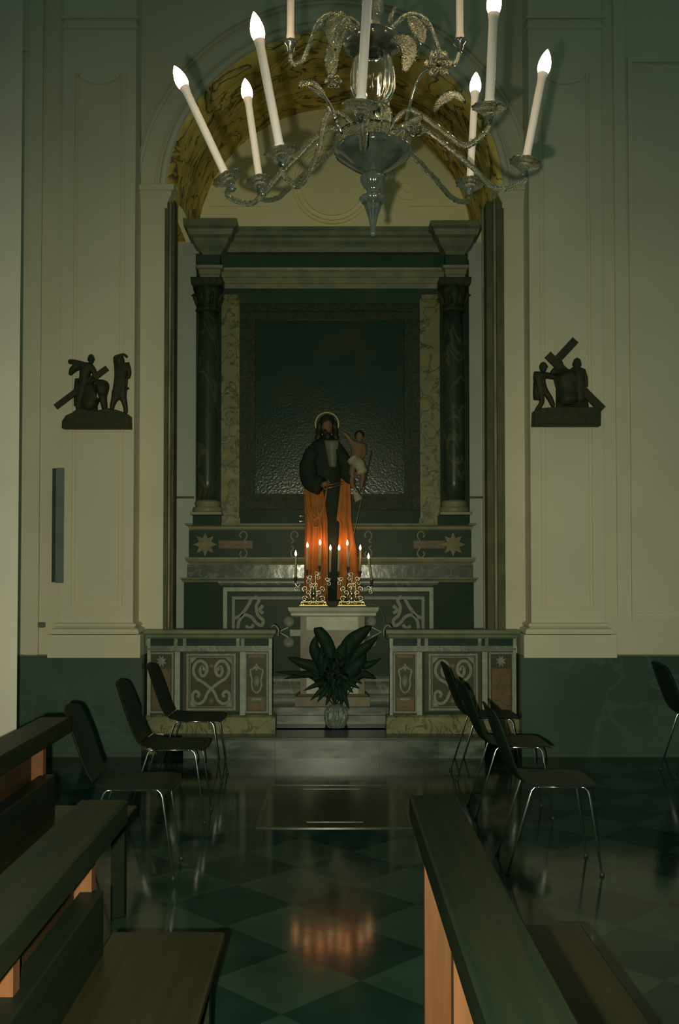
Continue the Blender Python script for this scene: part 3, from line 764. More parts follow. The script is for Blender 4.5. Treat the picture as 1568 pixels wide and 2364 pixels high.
# sleeves and hands
m = MB()
m.tube(catmull([W(722, 1042, YS), W(712, 1072, YS-.01), W(716, 1108, YS-.05), W(740, 1122, YS-.10)], 6), [17*k]*6+[21*k]*7+[22*k]*6, 14)
m.tube(catmull([W(780, 1040, YS), W(796, 1066, YS-.02), W(800, 1096, YS-.06), W(812, 1106, YS-.09)], 6), [15*k]*6+[15*k]*7+[13*k]*6, 14)
m.build('sleeve', M['robe'], t)
def small_hand(p, d, sp, parent, nm='hand', s=1.0, mm=None):
    """palm + four fingers + thumb as chains, d = finger direction, sp = spread axis"""
    p = Vector(p); d = Vector(d).normalized(); sp = Vector(sp).normalized(); nn = d.cross(sp)
    m = mm or MB()
    m.tube([p, p+d*.03*s, p+d*.055*s], [.018*s, .026*s, .024*s], 8)
    for i, L_ in enumerate((.040, .048, .045, .034)):
        o = p + d*.05*s + sp*(i-1.5)*.0125*s
        m.tube([o, o+d*L_*.5*s+nn*.004*s, o+d*L_*.9*s+nn*.016*s], [.0075*s, .0065*s, .005*s], 6)
    o = p + d*.018*s - sp*.02*s
    m.tube([o, o+(d*.5-sp).normalized()*.022*s, o+(d-sp*.8).normalized()*.045*s+nn*.006], [.009*s, .0075*s, .005*s], 6)
    return m
hm = MB(); small_hand(W(742, 1120, YS-.11), (.8, -.3, .25), (0, -.3, 1), None, mm=hm)
hm2 = small_hand(W(806, 1104, YS-.10), (.7, -.2, .35), (0, -.4, 1), None)
hm.build('hand', M['skin'], t); hm2.build('hand', M['skin'], t)
# chest garment and girdle
m = MB()
def chest(u, v):
    py = 1016 + v*62; hw = (17-9*v); x = 766 + 2*v + (u*2-1)*hw
    return W(x, py, YS-.045-.02*cos((u-.5)*pi))
m.grid(chest, 10, 10, (0, .02, 0)); m.build('shirt', M['tunic'], t)
m = MB()
for dy in (1118, 1124): m.tube(catmull([W(752, dy+4, YS-.07), W(768, dy, YS-.075), W(790, dy-6, YS-.04)], 5), .006, 6)
m.build('girdle', M['gilt'], t)
# cloak in two hanging halves with folds
def drape(rows, amp, nf, mm, ydep=.06, ph=0.0):
    """rows: (py, x left, x right)"""
    def fn(u, v):
        s = v*(len(rows)-1); i = min(int(s), len(rows)-2); f_ = s-i
        py = rows[i][0]*(1-f_)+rows[i+1][0]*f_; a = rows[i][1]*(1-f_)+rows[i+1][1]*f_; b = rows[i][2]*(1-f_)+rows[i+1][2]*f_
        x = a+(b-a)*u
        e = (x-762)/66.0; e = max(-1, min(1, e))
        yy = YS+.05 - (ydep+.04)*sqrt(max(0, 1-e*e)) + amp*sin(nf*2*pi*u+ph+v*3.0)*(.3+v)
        return W(x, py, yy)
    mm.grid(fn, 44, 30, (0, .018, 0)); return mm
dl = drape([(1078, 702, 712), (1110, 701, 722), (1140, 702, 748), (1200, 704, 756), (1260, 703, 757), (1330, 702, 757), (1388, 704, 756)], .010, 4, MB())
cl = dl.build('cloak', M['cloak'], t)
dr = drape([(1056, 793, 803), (1090, 789, 806), (1150, 783, 810), (1200, 777, 812), (1206, 784, 813), (1260, 781, 822), (1330, 779, 831), (1384, 778, 834)], .008, 2.5, MB(), ph=1.0)
cr_ = dr.build('cloak', M['cloak'], t)
m = MB()
for pts in ([(708, 1090), (716, 1170), (738, 1196), (752, 1150)], [(706, 1130), (722, 1196), (744, 1178), (756, 1120)], [(704, 1060), (708, 1150), (722, 1210), (735, 1216)], [(728, 1122), (732, 1170), (742, 1230), (738, 1300)], [(745, 1130), (748, 1200), (752, 1290)]):
    q = [W(a, b, YS+.045-.10*sqrt(max(0, 1-((a-762)/66.)**2))) for a, b in pts]; q = catmull(q, 7)
    m.tube(q, [.004+.009*sin(pi*i/(len(q)-1)) for i in range(len(q))], 8)
subpart(m, 'fold', M['cloak'], cl, t)
# staff
MB().tube([W(858, 1040, YS-.01), W(840, 1130, YS-.03), W(822, 1210, YS-.045), W(806, 1290, YS-.05), W(798, 1386, YS-.05)], .006, 8).build('staff', M['gilt'], t)
# small silver fittings at the left hem
m = MB(); 
for dy in (1191, 1203):
    c0 = W(692, dy, YS-.02); m.lathe([(.0, -.012), (.012, -.01), (.007, 0), (.014, .01), (0, .012)], c0, 12, axis=(1, 0, 0)); m.tube([c0, W(706, dy, YS)], .005, 6)
m.build('silver_fitting', M['silver'], t)
# child: one continuous body
ch = [(824, 1062), (825, 1046), (826, 1032), (828, 1022), (812, 1022), (803, 1008), (792, 998), (840, 1030), (842, 1046), (834, 1058),
      (816, 1070), (812, 1096), (813, 1118), (822, 1132), (830, 1072), (838, 1092), (836, 1112), (832, 1130)]
cy = [0, -.005, 0, 0, 0, -.01, -.02, 0, -.03, -.05, -.03, -.05, -.03, -.05, -.03, -.06, -.03, -.04]
cr = [13, 12.5, 12, 5.5, 6.5, 5, 3.6, 6.5, 5, 3.5, 9, 7.5, 5.5, 4, 9, 7.5, 5.5, 4]
ce = [(0, 1), (1, 2), (2, 3), (2, 4), (4, 5), (5, 6), (2, 7), (7, 8), (8, 9), (0, 10), (10, 11), (11, 12), (12, 13), (0, 14), (14, 15), (15, 16), (16, 17)]
YC = YS-.06
co = skin_obj('child_body', M['skin'], [W(p[0], p[1], YC+cy[i]) for i, p in enumerate(ch)], ce, [r*k for r in cr], t)
hm = MB(); c = W(830, 1009, YC); head_mesh(hm, c, 11*k, yaw=-.2); subpart(hm, 'child_head', M['skin'], co, t)
hh = MB(); hh.ball((c.x, c.y+.012, c.z+4*k), 11.5*k, 14, 10); subpart(hh, 'child_hair', M['hair'], co, t)
hh = MB(); small_hand(W(793, 1000, YC-.02), (-.7, -.2, .6), (0, 1, 0), None, s=.5, mm=hh); small_hand(W(835, 1057, YC-.05), (-.7, -.4, -.1), (0, 0, 1), None, s=.5, mm=hh)
subpart(hh, 'child_hand', M['skin'], co, t)
hh = MB(); hh.tube(catmull([W(812, 1056, YC-.01), W(820, 1066, YC-.02), W(830, 1074, YC-.06), W(838, 1094, YC-.07)], 5), [10*k]+[15*k]*6+[14*k]*4+[12*k]*4+[8*k], 14)
subpart(hh, 'loincloth', M['cloth'], co, t, 'white loincloth')
hh = MB(); hh.tube(catmull([W(818, 1132, YC-.05), W(823, 1142, YC-.05), W(829, 1155, YC-.05)], 4), [7*k]*5+[9*k]*4, 10)
subpart(hh, 'white_drape', M['cloth'], co, t)
hh = MB()
for pp in (W(822, 1134, YC-.05), W(832, 1132, YC-.04)): hh.ball(pp+Vector((0, -.015, -.006)), .012, 8, 6, (.8, 1.9, .7))
subpart(hh, 'foot', M['skin'], co, t)

# ================================================================== CANDELABRA + CANDLES
YK = 8.895
kk = YK/F
cand = [(683, 1283, 682, 1334), (710, 1264, 709, 1317), (739, 1258, 738, 1308), (763, 1270, 762, 1322), (783, 1270, 781, 1321), (802, 1259, 804, 1310), (832, 1270, 831, 1320), (851, 1290, 858, 1341)]
labs = ['leftmost lit candle, standing low on the outer arm of left candelabrum', 'second lit candle from the left, before the orange cloak edge', 'taller lit candle in front of the orange left cloak fold',
        'fourth lit candle from the left, just left of dark robe gap', 'fifth lit candle from the left, just right of statue centre', 'taller lit candle before the right cloak half',
        'lit candle second from the right, right of the statue', 'rightmost lit candle, leaning slightly outward on the lowest arm']
def spiral(c, r, a0, turns, n=14, sgn=1):
    return [(c[0]+r*(1-.75*i/n)*cos(a0+sgn*2*pi*turns*i/n), c[1]+r*(1-.75*i/n)*sin(a0+sgn*2*pi*turns*i/n)) for i in range(n+1)]
def candelabrum(xc, idx, lab):
    t = thing('candelabrum', lab, 'candelabrum', (GX(xc, YK), YK, pzt), 'silver scroll candelabra on the pedestal')
    x = GX(xc, YK)
    MB().levels(x-.135, x+.135, YK-.008, YK+.05, [(pzt, .0), (pzt+.012, .0), (pzt+.016, -.01), (pzt+.03, -.012)], back=True).build('base', M['iron'], t)
    g = MB(); g.box(x-.125, x+.125, YK-.012, YK-.002, pzt+.014, pzt+.022); g.box(x-.11, x+.11, YK-.006, YK+.002, pzt+.045, pzt+.052); g.build('brass_strip', M['brass'], t)
    MB().lathe([(.03, pzt+.03), (.032, pzt+.04), (.012, pzt+.06), (.01, pzt+.09), (.02, pzt+.11), (.022, pzt+.125), (.009, pzt+.15), (.009, pzt+.20), (.014, pzt+.215), (.004, pzt+.23)], (x, YK+.03, 0), 16).build('stem', M['silver'], t)
    for ci, i in enumerate(idx):
        fx, fy, bx, by = cand[i]
        dpt = YK + (.0 if ci in (0, 3) else .025)
        cb = W(bx, by, dpt)
        cup = MB().lathe([(.004, -.045), (.009, -.042), (.006, -.03), (.012, -.018), (.0135, -.003), (.0135, .006), (.011, .007)], cb, 14).build('cup', M['iron'], t)
        y = cb.y; s_ = 1 if cb.x > x else -1
        arm = MB()
        pts = [Vector((cb.x, y, cb.z-.045)), Vector((cb.x-s_*.004, y, cb.z-.07)), Vector((cb.x-s_*.035, y, cb.z-.085)), Vector(((cb.x+x)/2, YK+.02, pzt+.09)), Vector((x+s_*.01, YK+.03, pzt+.075))]
        arm.tube(catmull(pts, 6), .0045, 8)
        for c0, r0, a0, sg in (((cb.x-s_*.03, cb.z-.062), .024, -pi/2, s_), ((cb.x-s_*.012, cb.z-.10), .02, pi/2, -s_)):
            arm.tube([(q[0], y-.006, q[1]) for q in spiral(c0, r0, a0, 1.1, sgn=sg)], [.005-.002*j/14 for j in range(15)], 8)
        arm.build('arm', M['silver'], t)
    sc = MB()
    for dx, dz, r0, a0, sg in ((-.08, .075, .030, 0, 1), (.08, .075, .030, pi, -1), (-.035, .045, .022, pi/2, -1), (.035, .045, .022, pi/2, 1), (-.05, .13, .026, -pi/2, 1), (.05, .13, .026, -pi/2, -1), (-.1, .035, .018, 0, -1), (.1, .035, .018, pi, 1), (-.075, .165, .028, -pi/2, -1), (.075, .165, .028, -pi/2, 1), (-.02, .19, .024, 0, 1), (.02, .195, .024, pi, -1)):
        sc.tube([(x+dx+q[0], YK-.006+abs(dx)*.1, pzt+dz+q[1]) for q in spiral((0, 0), r0, a0, 1.25, sgn=sg)], [.0066-.003*j/14 for j in range(15)], 8)
    sc.build('scrollwork', M['silver'], t)
    return t
candelabrum(724, (0, 1, 2, 3), 'ornate silver candelabrum left of the statue centre, before the cloak')
candelabrum(812, (4, 5, 6, 7), 'ornate silver candelabrum on the right half of the pedestal top')
for i, (fx, fy, bx, by) in enumerate(cand):
    dpt = YK + (.0 if i in (0, 3, 4, 7) else .025)
    b = W(bx, by, dpt); tp = W(fx, fy, dpt)
    t = thing('candle', labs[i], 'candle', tuple(b), 'lit candles on the altar pedestal')
    d = (tp-b)
    wx = MB(); wx.lathe([(.0095, 0), (.0098, d.length*.5), (.0092, d.length-.004), (.006, d.length), (.004, d.length-.002)], b, 14, axis=d)
    wx.tube([b+d*.97+Vector((.008, -.004, 0)), b+d*.8+Vector((.0095, -.004, 0))], [.003, .0015], 6)
    wx.build('wax', M['wax'], t)
    MB().tube([tp, tp+Vector((.001, 0, .006))], .0012, 6).build('wick', M['wick'], t)
    MB().lathe([(.001, .0), (.007, .006), (.0105, .015), (.0085, .027), (.004, .040), (.0005, .050)], tp, 14).build('flame', M['flame'], t)
    ld = bpy.data.lights.new('candle_glow', 'POINT'); ld.energy = .17; ld.color = (1, .34, .10); ld.shadow_soft_size = .012
    lo = bpy.data.objects.new('candle_glow', ld); COL.objects.link(lo); lo.parent = t; lo.location = Vector((tp.x, tp.y-.0, tp.z+.05)) - b

# cable draped from the pedestal
pts = [W(838, 1397, YQ+.01), W(862, 1395, YQ), W(878, 1404, YQ-.02), W(886, 1425, YQ-.05), W(889, 1445, YQ-.1), W(884, 1462, YQ-.2), W(893, 1478, 8.52)]
tag(MB().tube(catmull(pts, 8), .0035, 6).build('power_cable', M['wire']), 'thin grey cable looping from pedestal top to the right balustrade', 'cable')
for x0, s_, lb in ((633, 1, 'left'), (896, -1, 'right')):
    p = catmull([W(x0-s_*7, 1449, 8.40), W(x0-s_*1, 1443, 8.40), W(x0+s_*6, 1447, 8.40), W(x0+s_*10, 1456, 8.40), W(x0+s_*9, 1468, 8.40)], 6)
    tag(MB().tube(p, .009, 8).build('gate_hook', M['grey_marble']), 'small curved hook at the inner corner of the %s balustrade' % lb, 'hook', 'hooks beside the balustrade gap')

# ================================================================== BOUQUET
YV = 8.66
vb = W(776, 1668, YV); vz = .17
vb = onz(776, 1679, .17); YV = vb.y
t = thing('leafy_bouquet', 'dark leafy bouquet in crumpled clear wrapping on the step in the gap', 'plant', (vb.x, YV, .17))
m = MB(); n = 40; vs = []; rows = [(.17, .07), (.20, .088), (.25, .10), (.30, .095), (.345, .07), (.37, .035)]
for j, (z, r) in enumerate(rows):
    for i in range(n):
        a = 2*pi*i/n; rr = r*(1+.07*sin(9*a+j)+.05*sin(17*a-2*j)); vs.append((vb.x+rr*cos(a), YV+rr*.9*sin(a), z))
fs = [(j*n+i, j*n+(i+1) % n, (j+1)*n+(i+1) % n, (j+1)*n+i) for j in range(len(rows)-1) for i in range(n)]+[tuple(range(n))[::-1]]
m.add(vs, fs, False); m.build('wrapped_pot', M['cello'], t)
def leaf(mm, pts, wd, nrm=(0, -1, 0), n=14, cup=.15):
    P = catmull(pts, 6); N_ = len(P); vs = []
    for i, p in enumerate(P):
        s = i/(N_-1); ww = wd*sin(pi*min(1, s**.75))*.5 + .001
        tg = (P[min(i+1, N_-1)]-P[max(i-1, 0)]).normalized(); nn = Vector(nrm); sd = tg.cross(nn)
        if sd.length < .1: sd = tg.cross(Vector((1, 0, 0)))
        sd.normalize(); dn = sd.cross(tg).normalized()
        vs += [p-sd*ww+dn*ww*cup*2, p+dn*0, p+sd*ww+dn*ww*cup*2, p-dn*.003]
    fs = []
    for i in range(N_-1):
        a = i*4; fs += [(a, a+1, a+5, a+4), (a+1, a+2, a+6, a+5), (a+2, a+3, a+7, a+6), (a+3, a, a+4, a+7)]
    mm.add(vs, fs, True)
m = MB()
big = [((778, 1600), (760, 1500), (735, 1455), (735, 1452), .10), ((780, 1600), (800, 1500), (835, 1462), (858, 1446), .12), ((775, 1600), (735, 1520), (725, 1490), (735, 1462), .09),
       ((780, 1600), (815, 1520), (848, 1490), (872, 1468), .09), ((770, 1600), (730, 1545), (695, 1530), (664, 1518), .09), ((770, 1600), (720, 1560), (690, 1555), (634, 1552), .05),
       ((770, 1600), (730, 1560), (700, 1558), (655, 1568), .06), ((785, 1600), (820, 1540), (850, 1535), (880, 1520), .07), ((785, 1600), (830, 1560), (850, 1560), (868, 1568), .06),
       ((770, 1600), (780, 1530), (790, 1500), (800, 1480), .11), ((770, 1590), (750, 1540), (745, 1520), (742, 1490), .12), ((785, 1600), (800, 1560), (830, 1530), (842, 1500), .12)]
for a, b, c, d, wd in big:
    leaf(m, [W(*a, YV), W(*b, YV-.06), W(*c, YV-.08), W(*d, YV-.04)], wd*1.1)
random.seed(11)
for i in range(70):
    an = random.uniform(0, 2*pi); rr = random.uniform(.1, 1)
    c0 = W(776+random.uniform(-25, 25), 1560+random.uniform(-50, 35), YV)
    tip = c0 + Vector((cos(an)*.16*rr+.0, random.uniform(-.18, .07), sin(an)*.17*rr - .02))
    mid = (c0+tip)/2 + Vector((0, -.04, .03)); leaf(m, [c0, mid, tip], random.uniform(.03, .07))
for tx, ty in ((716, 1618), (732, 1622), (752, 1630), (806, 1638), (815, 1600), (772, 1630), (700, 1595), (790, 1622), (830, 1590)):
    c0 = W(776, 1575, YV); tp = W(tx, ty, YV-.12); leaf(m, [c0, (c0+tp)/2+Vector((0, -.05, .03)), tp], .05)
for tx in (700, 740, 776, 800, 850):
    m.tube(catmull([Vector((vb.x, YV, .34)), W((tx+776)/2, 1590, YV-.02), W(tx, 1530, YV-.05)], 6), .005, 6)
m.build('foliage', M['leaf'], t)

# ================================================================== WALL CARVINGS
def carving(o, sc, Y, base, beams, figs, label):
    def c(x, y, yy=0): return W(o[0]+x/sc, o[1]+y/sc, Y+yy)
    bb = [c(*p) for p in base]; ctr = sum(bb, Vector())/len(bb)
    t = thing('carved_relief', label, 'carving', (ctr.x, Y, min(p.z for p in bb)), 'dark carved passion reliefs on the pilasters')
    MB().prism([(p.x, p.z) for p in bb], YP-.10, YP-.001, inset=.012).build('base', M['relief'], t)
    for bi, (p0, p1, wd) in enumerate(beams):
        a, b = c(*p0, -.082+.008*bi), c(*p1, -.082+.008*bi)
        m = MB(); d = (b-a).normalized(); s = d.cross(Vector((0, 1, 0))).normalized(); h = wd/sc*Y/F/2
        vs = [q+s*e*h+Vector((0, f_, 0)) for q in (a, b) for e, f_ in ((-1, -.012), (1, -.012), (1, .012), (-1, .012))]
        m.add(vs, [(0, 1, 2, 3), (7, 6, 5, 4), (0, 4, 5, 1), (1, 5, 6, 2), (2, 6, 7, 3), (3, 7, 4, 0)]); m.build('cross_beam', M['relief'], t)
    for fg in figs:
        vv = [c(p[0], p[1], p[3] if len(p) > 3 else -.045) for p in fg['v']]; rr = [p[2]/sc*Y/F*1.38 for p in fg['v']]
        ob = skin_obj('figure', M['relief'], vv, fg['e'], rr, t, flat=.8)
        hx, hy, hr_ = fg['head']; hm = MB(); head_mesh(hm, c(hx, hy, -.05), hr_/sc*Y/F*1.12, yaw=fg.get('yaw', 0)); subpart(hm, 'head', M['relief'], ob, t)
        if 'robe' in fg:
            rm = MB(); n = 28; vs = []
            for x, y, hw in fg['robe']:
                p = c(x, y, -.04)
                for i in range(n):
                    a = 2*pi*i/n; q = 1+.07*sin(7*a); vs.append((p.x+hw/sc*Y/F*cos(a)*q, p.y+min(.035, hw/sc*Y/F)*sin(a)*q, p.z))
            N_ = len(fg['robe'])
            fs = [(j*n+i, j*n+(i+1) % n, (j+1)*n+(i+1) % n, (j+1)*n+i) for j in range(N_-1) for i in range(n)]+[tuple(range(n)), tuple(range((N_-1)*n, N_*n))[::-1]]
            rm.add(vs, fs, True); subpart(rm, 'robe', M['relief'], ob, t)
    return t
SC = 6.533
YZ = YP
carving((100, 780), SC, YZ, [(320, 1385), (1345, 1385), (1340, 1200), (1280, 1155), (1130, 1110), (1000, 1085), (860, 1120), (700, 1110), (560, 1085), (480, 1150), (380, 1195), (325, 1280)],
        [((185, 1045), (965, 455), 85)],
        [dict(v=[(640, 620, 85), (640, 460, 90), (560, 400, 60), (470, 370, 45), (370, 355, 32), (440, 480, 55), (400, 570, 22), (720, 430, 60), (790, 560, 40), (700, 640, 30), (600, 800, 95), (540, 960, 60), (520, 1090, 30)],
              e=[(0, 1), (1, 2), (2, 3), (3, 4), (2, 5), (5, 6), (1, 7), (7, 8), (8, 9), (0, 10), (10, 11), (11, 12)], head=(722, 325, 58), robe=[(570, 620, 95), (560, 800, 105), (530, 1030, 70)]),
         dict(v=[(760, 780, 130), (900, 700, 110), (1000, 700, 50), (650, 760, 80), (560, 700, 40), (700, 950, 110), (680, 1120, 120), (890, 880, 60), (920, 1000, 48), (930, 1110, 45)],
              e=[(0, 1), (1, 2), (0, 3), (3, 4), (0, 5), (5, 6), (1, 7), (7, 8), (8, 9)], head=(640, 660, 60), yaw=-.8, robe=[(700, 700, 110), (690, 900, 110), (670, 1120, 150)]),
         dict(v=[(1140, 780, 85), (1170, 600, 88), (1180, 470, 95), (1100, 380, 40), (1080, 290, 30), (1180, 265, 26), (1280, 400, 38), (1300, 540, 34), (1280, 620, 24), (1090, 900, 55), (1045, 1000, 40), (1030, 1100, 30), (1200, 900, 55), (1235, 1010, 38), (1250, 1150, 30), (1240, 770, 30), (1300, 757, 14), (1215, 245, 20), (1275, 300, 22)],
              e=[(0, 1), (1, 2), (2, 3), (3, 4), (4, 5), (2, 6), (6, 7), (7, 8), (0, 9), (9, 10), (10, 11), (0, 12), (12, 13), (13, 14), (0, 15), (15, 16), (5, 17), (17, 18)], head=(1165, 345, 62), yaw=-.6, robe=[(1160, 700, 75), (1140, 800, 105), (1130, 900, 105)])],
        'dark carved relief of fallen cross bearer on the left pilaster')
carving((1190, 760), SC, YZ, [(235, 1480), (1245, 1480), (1250, 1250), (1160, 1200), (1000, 1205), (850, 1190), (650, 1190), (480, 1205), (360, 1215), (245, 1260)],
        [((485, 385), (1315, 1215), 120), ((905, 165), (560, 540), 120)],
        [dict(v=[(345, 880, 70), (345, 740, 85), (345, 670, 80), (290, 680, 45), (450, 690, 50), (560, 720, 40), (660, 740, 28), (390, 1000, 55), (410, 1100, 40), (340, 1200, 34), (300, 1240, 26), (440, 930, 50), (520, 1040, 42), (580, 1180, 34)],
              e=[(0, 1), (1, 2), (2, 3), (2, 4), (4, 5), (5, 6), (0, 7), (7, 8), (8, 9), (9, 10), (0, 11), (11, 12), (12, 13)], head=(420, 575, 60), yaw=.9, robe=[(345, 800, 70), (345, 950, 75), (335, 1065, 60)]),
         dict(v=[(760, 820, 120), (700, 660, 110), (600, 620, 50), (520, 690, 40), (800, 680, 60), (870, 760, 40), (780, 1000, 150), (800, 1180, 170)],
              e=[(0, 1), (1, 2), (2, 3), (1, 4), (4, 5), (0, 6), (6, 7)], head=(660, 560, 75), robe=[(750, 700, 130), (770, 850, 150), (800, 1050, 180), (830, 1220, 210)]),
         dict(v=[(950, 800, 90), (950, 650, 90), (900, 600, 55), (820, 640, 40), (1030, 640, 42), (1060, 760, 34), (1075, 880, 26), (960, 950, 90), (980, 1150, 90)],
              e=[(0, 1), (1, 2), (2, 3), (1, 4), (4, 5), (5, 6), (0, 7), (7, 8)], head=(930, 530, 72), robe=[(950, 720, 90), (970, 900, 110), (980, 1200, 130)])],
        'dark carved relief of upright cross bearer on the right pilaster')
# hair tufts are part of the carved heads; wall fittings
Yf = YW-.09
t = thing('wall_strip', 'narrow blue-grey vertical strip fixture on wall beside left pilaster', 'fixture', (GX(136, Yf), Yf, GZ(1347, Yf)))
MB().box(GX(128, Yf), GX(147, Yf), Yf, YW, GZ(1346, Yf), GZ(1080, Yf), bev=.004).build('diffuser', M['fix'], t)
MB().box(GX(119, Yf), GX(128, Yf), Yf+.01, YW, GZ(1344, Yf), GZ(1081, Yf)).build('dark_side', M['fix_dark'], t)
m = MB(); m.box(GX(147, Yf), GX(150, Yf), Yf+.03, YW, GZ(1346, Yf), GZ(1078, Yf)); m.box(GX(119, Yf), GX(150, Yf), Yf+.02, YW, GZ(1081, Yf), GZ(1078, Yf)); m.build('mount', M['plaster'], t)
tag(MB().box(GX(94, YW), GX(107, YW), YW-.06, YW, GZ(1448, YW), GZ(1436, YW), bev=.005).build('junction_box', M['grey_marble']), 'tiny grey box on the wall left of left pilaster base', 'box')

# ================================================================== PEWS
def pew(x, yf, yn, upr, label, low=True, seat=(.05, .40), z_top=.88, y_ups=None, board=0.0):
    """x = back edge of the ledge; seat on its +X side; long axis along Y"""
    t = thing('church_pew', label, 'pew', (x, yf, 0), 'wooden pews in the foreground')
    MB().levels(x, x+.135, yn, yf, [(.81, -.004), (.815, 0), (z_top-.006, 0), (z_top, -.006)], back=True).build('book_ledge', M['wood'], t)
    ys = y_ups or [yf-.06-.675*i for i in range(int((yf-yn)/.675)+1)]
    for y in ys:
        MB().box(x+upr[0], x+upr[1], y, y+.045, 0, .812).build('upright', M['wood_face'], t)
    if low:
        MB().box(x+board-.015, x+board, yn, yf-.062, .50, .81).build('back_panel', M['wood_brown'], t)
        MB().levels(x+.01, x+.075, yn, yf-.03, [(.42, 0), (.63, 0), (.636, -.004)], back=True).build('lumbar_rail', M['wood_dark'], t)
    MB().levels(x+seat[0], x+seat[1], yn, yf+.14, [(.43, -.004), (.435, 0), (.455, 0), (.46, -.006)], back=True).build('seat', M['wood_seat'], t)
    for y in (yf+.02, yf-1.33):
        if y > yn: MB().levels(x+seat[1]-.09, x+seat[1]-.03, y, y+.05, [(0, 0), (.43, 0)]).build('leg', M['wood_dark'], t)
    MB().box(x+upr[0], x+upr[1], yn, yf-.07, .10, .17).build('foot_rail', M['wood_dark'], t)
    return t
pew(.222, 2.90, .55, (.038, .118), 'wooden pew seen from above along its ledge, right of the aisle', low=False, seat=(.12, .53), y_ups=[2.84, 2.165, 1.49, .82])
pew(-.715, 2.84, .55, (-.006, .046), 'wooden pew with seat facing the aisle, left foreground', y_ups=[2.79, 2.11, 1.44, .77], board=.0, seat=(.06, .395))
pew(-1.29, 4.42, .75, (-.035, .03), 'wooden pew farthest left, behind the nearer left pew', y_ups=[4.36, 3.68, 3.0, 2.3, 1.6], board=-.02, seat=(-.01, .40))

# ================================================================== CHAIRS
def make_chair():
    t = thing('stacking_chair', '', 'chair', (0, 0, 0))
    def shell(rows, nm):
        # rows: x, z, half width, edge lift
        def fn(u, v):
            s = v*(len(rows)-1); i = min(int(s), len(rows)-2); f_ = s-i
            a = rows[i]; b = rows[i+1]; q = [a[j]*(1-f_)+b[j]*f_ for j in range(5)]
            e = u*2-1
            return (q[0]+q[3]*e*e, e*q[2], q[1]+q[4]*e*e)
        mm = MB(); mm.grid(fn, 16, (len(rows)-1), None); o = mm.build(nm, M['chair'], t)
        sd = o.modifiers.new('solid', 'SOLIDIFY'); sd.thickness = .010; sd.offset = -1
        ss = o.modifiers.new('sub', 'SUBSURF'); ss.levels = 1; ss.render_levels = 2
        return o
    shell([(-.325, .845, .135, .01, -.02), (-.32, .835, .155, .02, -.01), (-.31, .80, .175, .03, 0), (-.285, .72, .19, .035, 0), (-.255, .64, .195, .035, 0), (-.225, .56, .19, .03, 0), (-.195, .50, .185, .025, .004), (-.165, .468, .18, .015, .01)], 'backrest')
    shell([(-.165, .468, .18, .015, .01), (-.13, .452, .185, .005, .014), (-.06, .444, .20, 0, .014), (.02, .445, .21, 0, .010), (.10, .450, .212, 0, .006), (.17, .456, .21, 0, 0), (.215, .455, .20, -.005, -.002), (.24, .440, .185, -.01, 0)], 'seat')
    for sy in (-1, 1):
        f = [(.13, sy*.15, .436), (.155, sy*.151, .434), (.17, sy*.152, .42), (.178, sy*.153, .40), (.236, sy*.17, .008)]
        r = [(-.07, sy*.15, .436), (-.095, sy*.151, .434), (-.108, sy*.152, .42), (-.116, sy*.153, .40), (-.236, sy*.17, .008)]
        MB().tube(f, .0054, 10).build('leg', M['chrome'], t); MB().tube(r, .0054, 10).build('leg', M['chrome'], t)
        MB().tube([(-.075, sy*.15, .436), (.135, sy*.15, .436)], .0062, 10).build('side_rail', M['chrome'], t)
        for q in (f[-1], r[-1]): MB().lathe([(.011, 0), (.013, .003), (.011, .012), (.009, .016)], (q[0], q[1], 0), 10).build('foot_cap', M['rubber'], t)
    MB().tube([(.06, -.15, .432), (.06, .15, .432)], .007, 8).build('crossbar', M['chrome'], t)
    return t
proto = make_chair()
chairs = [(-1.03, 5.13, 2, 'black shell chair on chrome legs, nearest of the left row'), (-1.01, 6.23, 0, 'black shell chair on chrome legs, middle of the left row'),
          (-1.03, 7.36, -1, 'black shell chair before left balustrade, farthest of the left row'), (1.115, 5.20, -1, 'black shell chair on chrome legs, nearest of the right row'),
          (1.115, 6.32, 0, 'black shell chair middle of the right row, half hidden'), (1.14, 7.47, 1, 'black shell chair before right balustrade, farthest of the right row'),
          (2.745, 7.50, 0, 'black shell chair cut by the right edge, against the dark marble wall')]
for i, (x, y, rz, lb) in enumerate(chairs):
    if i == 0: r = proto
    else:
        r = proto.copy(); COL.objects.link(r)
        for c_ in list(proto.children):
            d = c_.copy(); COL.objects.link(d); d.parent = r
    r.location = (x, y, 0); r.rotation_euler = (0, 0, radians(rz)); r['label'] = lb; r['group'] = 'black stacking chairs in two rows'

# ================================================================== CHANDELIER
YH = 3.2; kc = YH/F; cx0 = GX(862, YH)
def hz(py): return GZ(py, YH)
t = thing('glass_chandelier', 'large ornate blown-glass chandelier with flame bulbs hanging at the top', 'chandelier', (cx0, YH, hz(545)))
def L(prof, nm, mt, rib=0, ribn=0, n=48):
    return MB().lathe([(max(r, .1)*kc, hz(py)) for py, r in prof], (cx0, YH, 0), n, rib=rib, ribn=ribn).build(nm, mt, t)
L([(546, 1), (543, 6), (536, 7.5), (530, 5), (524, 5), (518, 7), (500, 11), (482, 17), (470, 20)], 'finial', M['glass_grey'], .08, 8)
L([(470, 19), (466, 27), (460, 31), (455, 29), (450, 17), (442, 13), (436, 17), (428, 24), (418, 28), (408, 28), (400, 22)], 'lower_knop', M['glass_grey'], .05, 10)
L([(402, 22), (398, 26), (392, 38), (384, 52), (374, 66), (364, 80), (356, 89), (349, 91), (344, 88), (340, 84)], 'lower_bowl', M['glass_grey'], .012, 16)
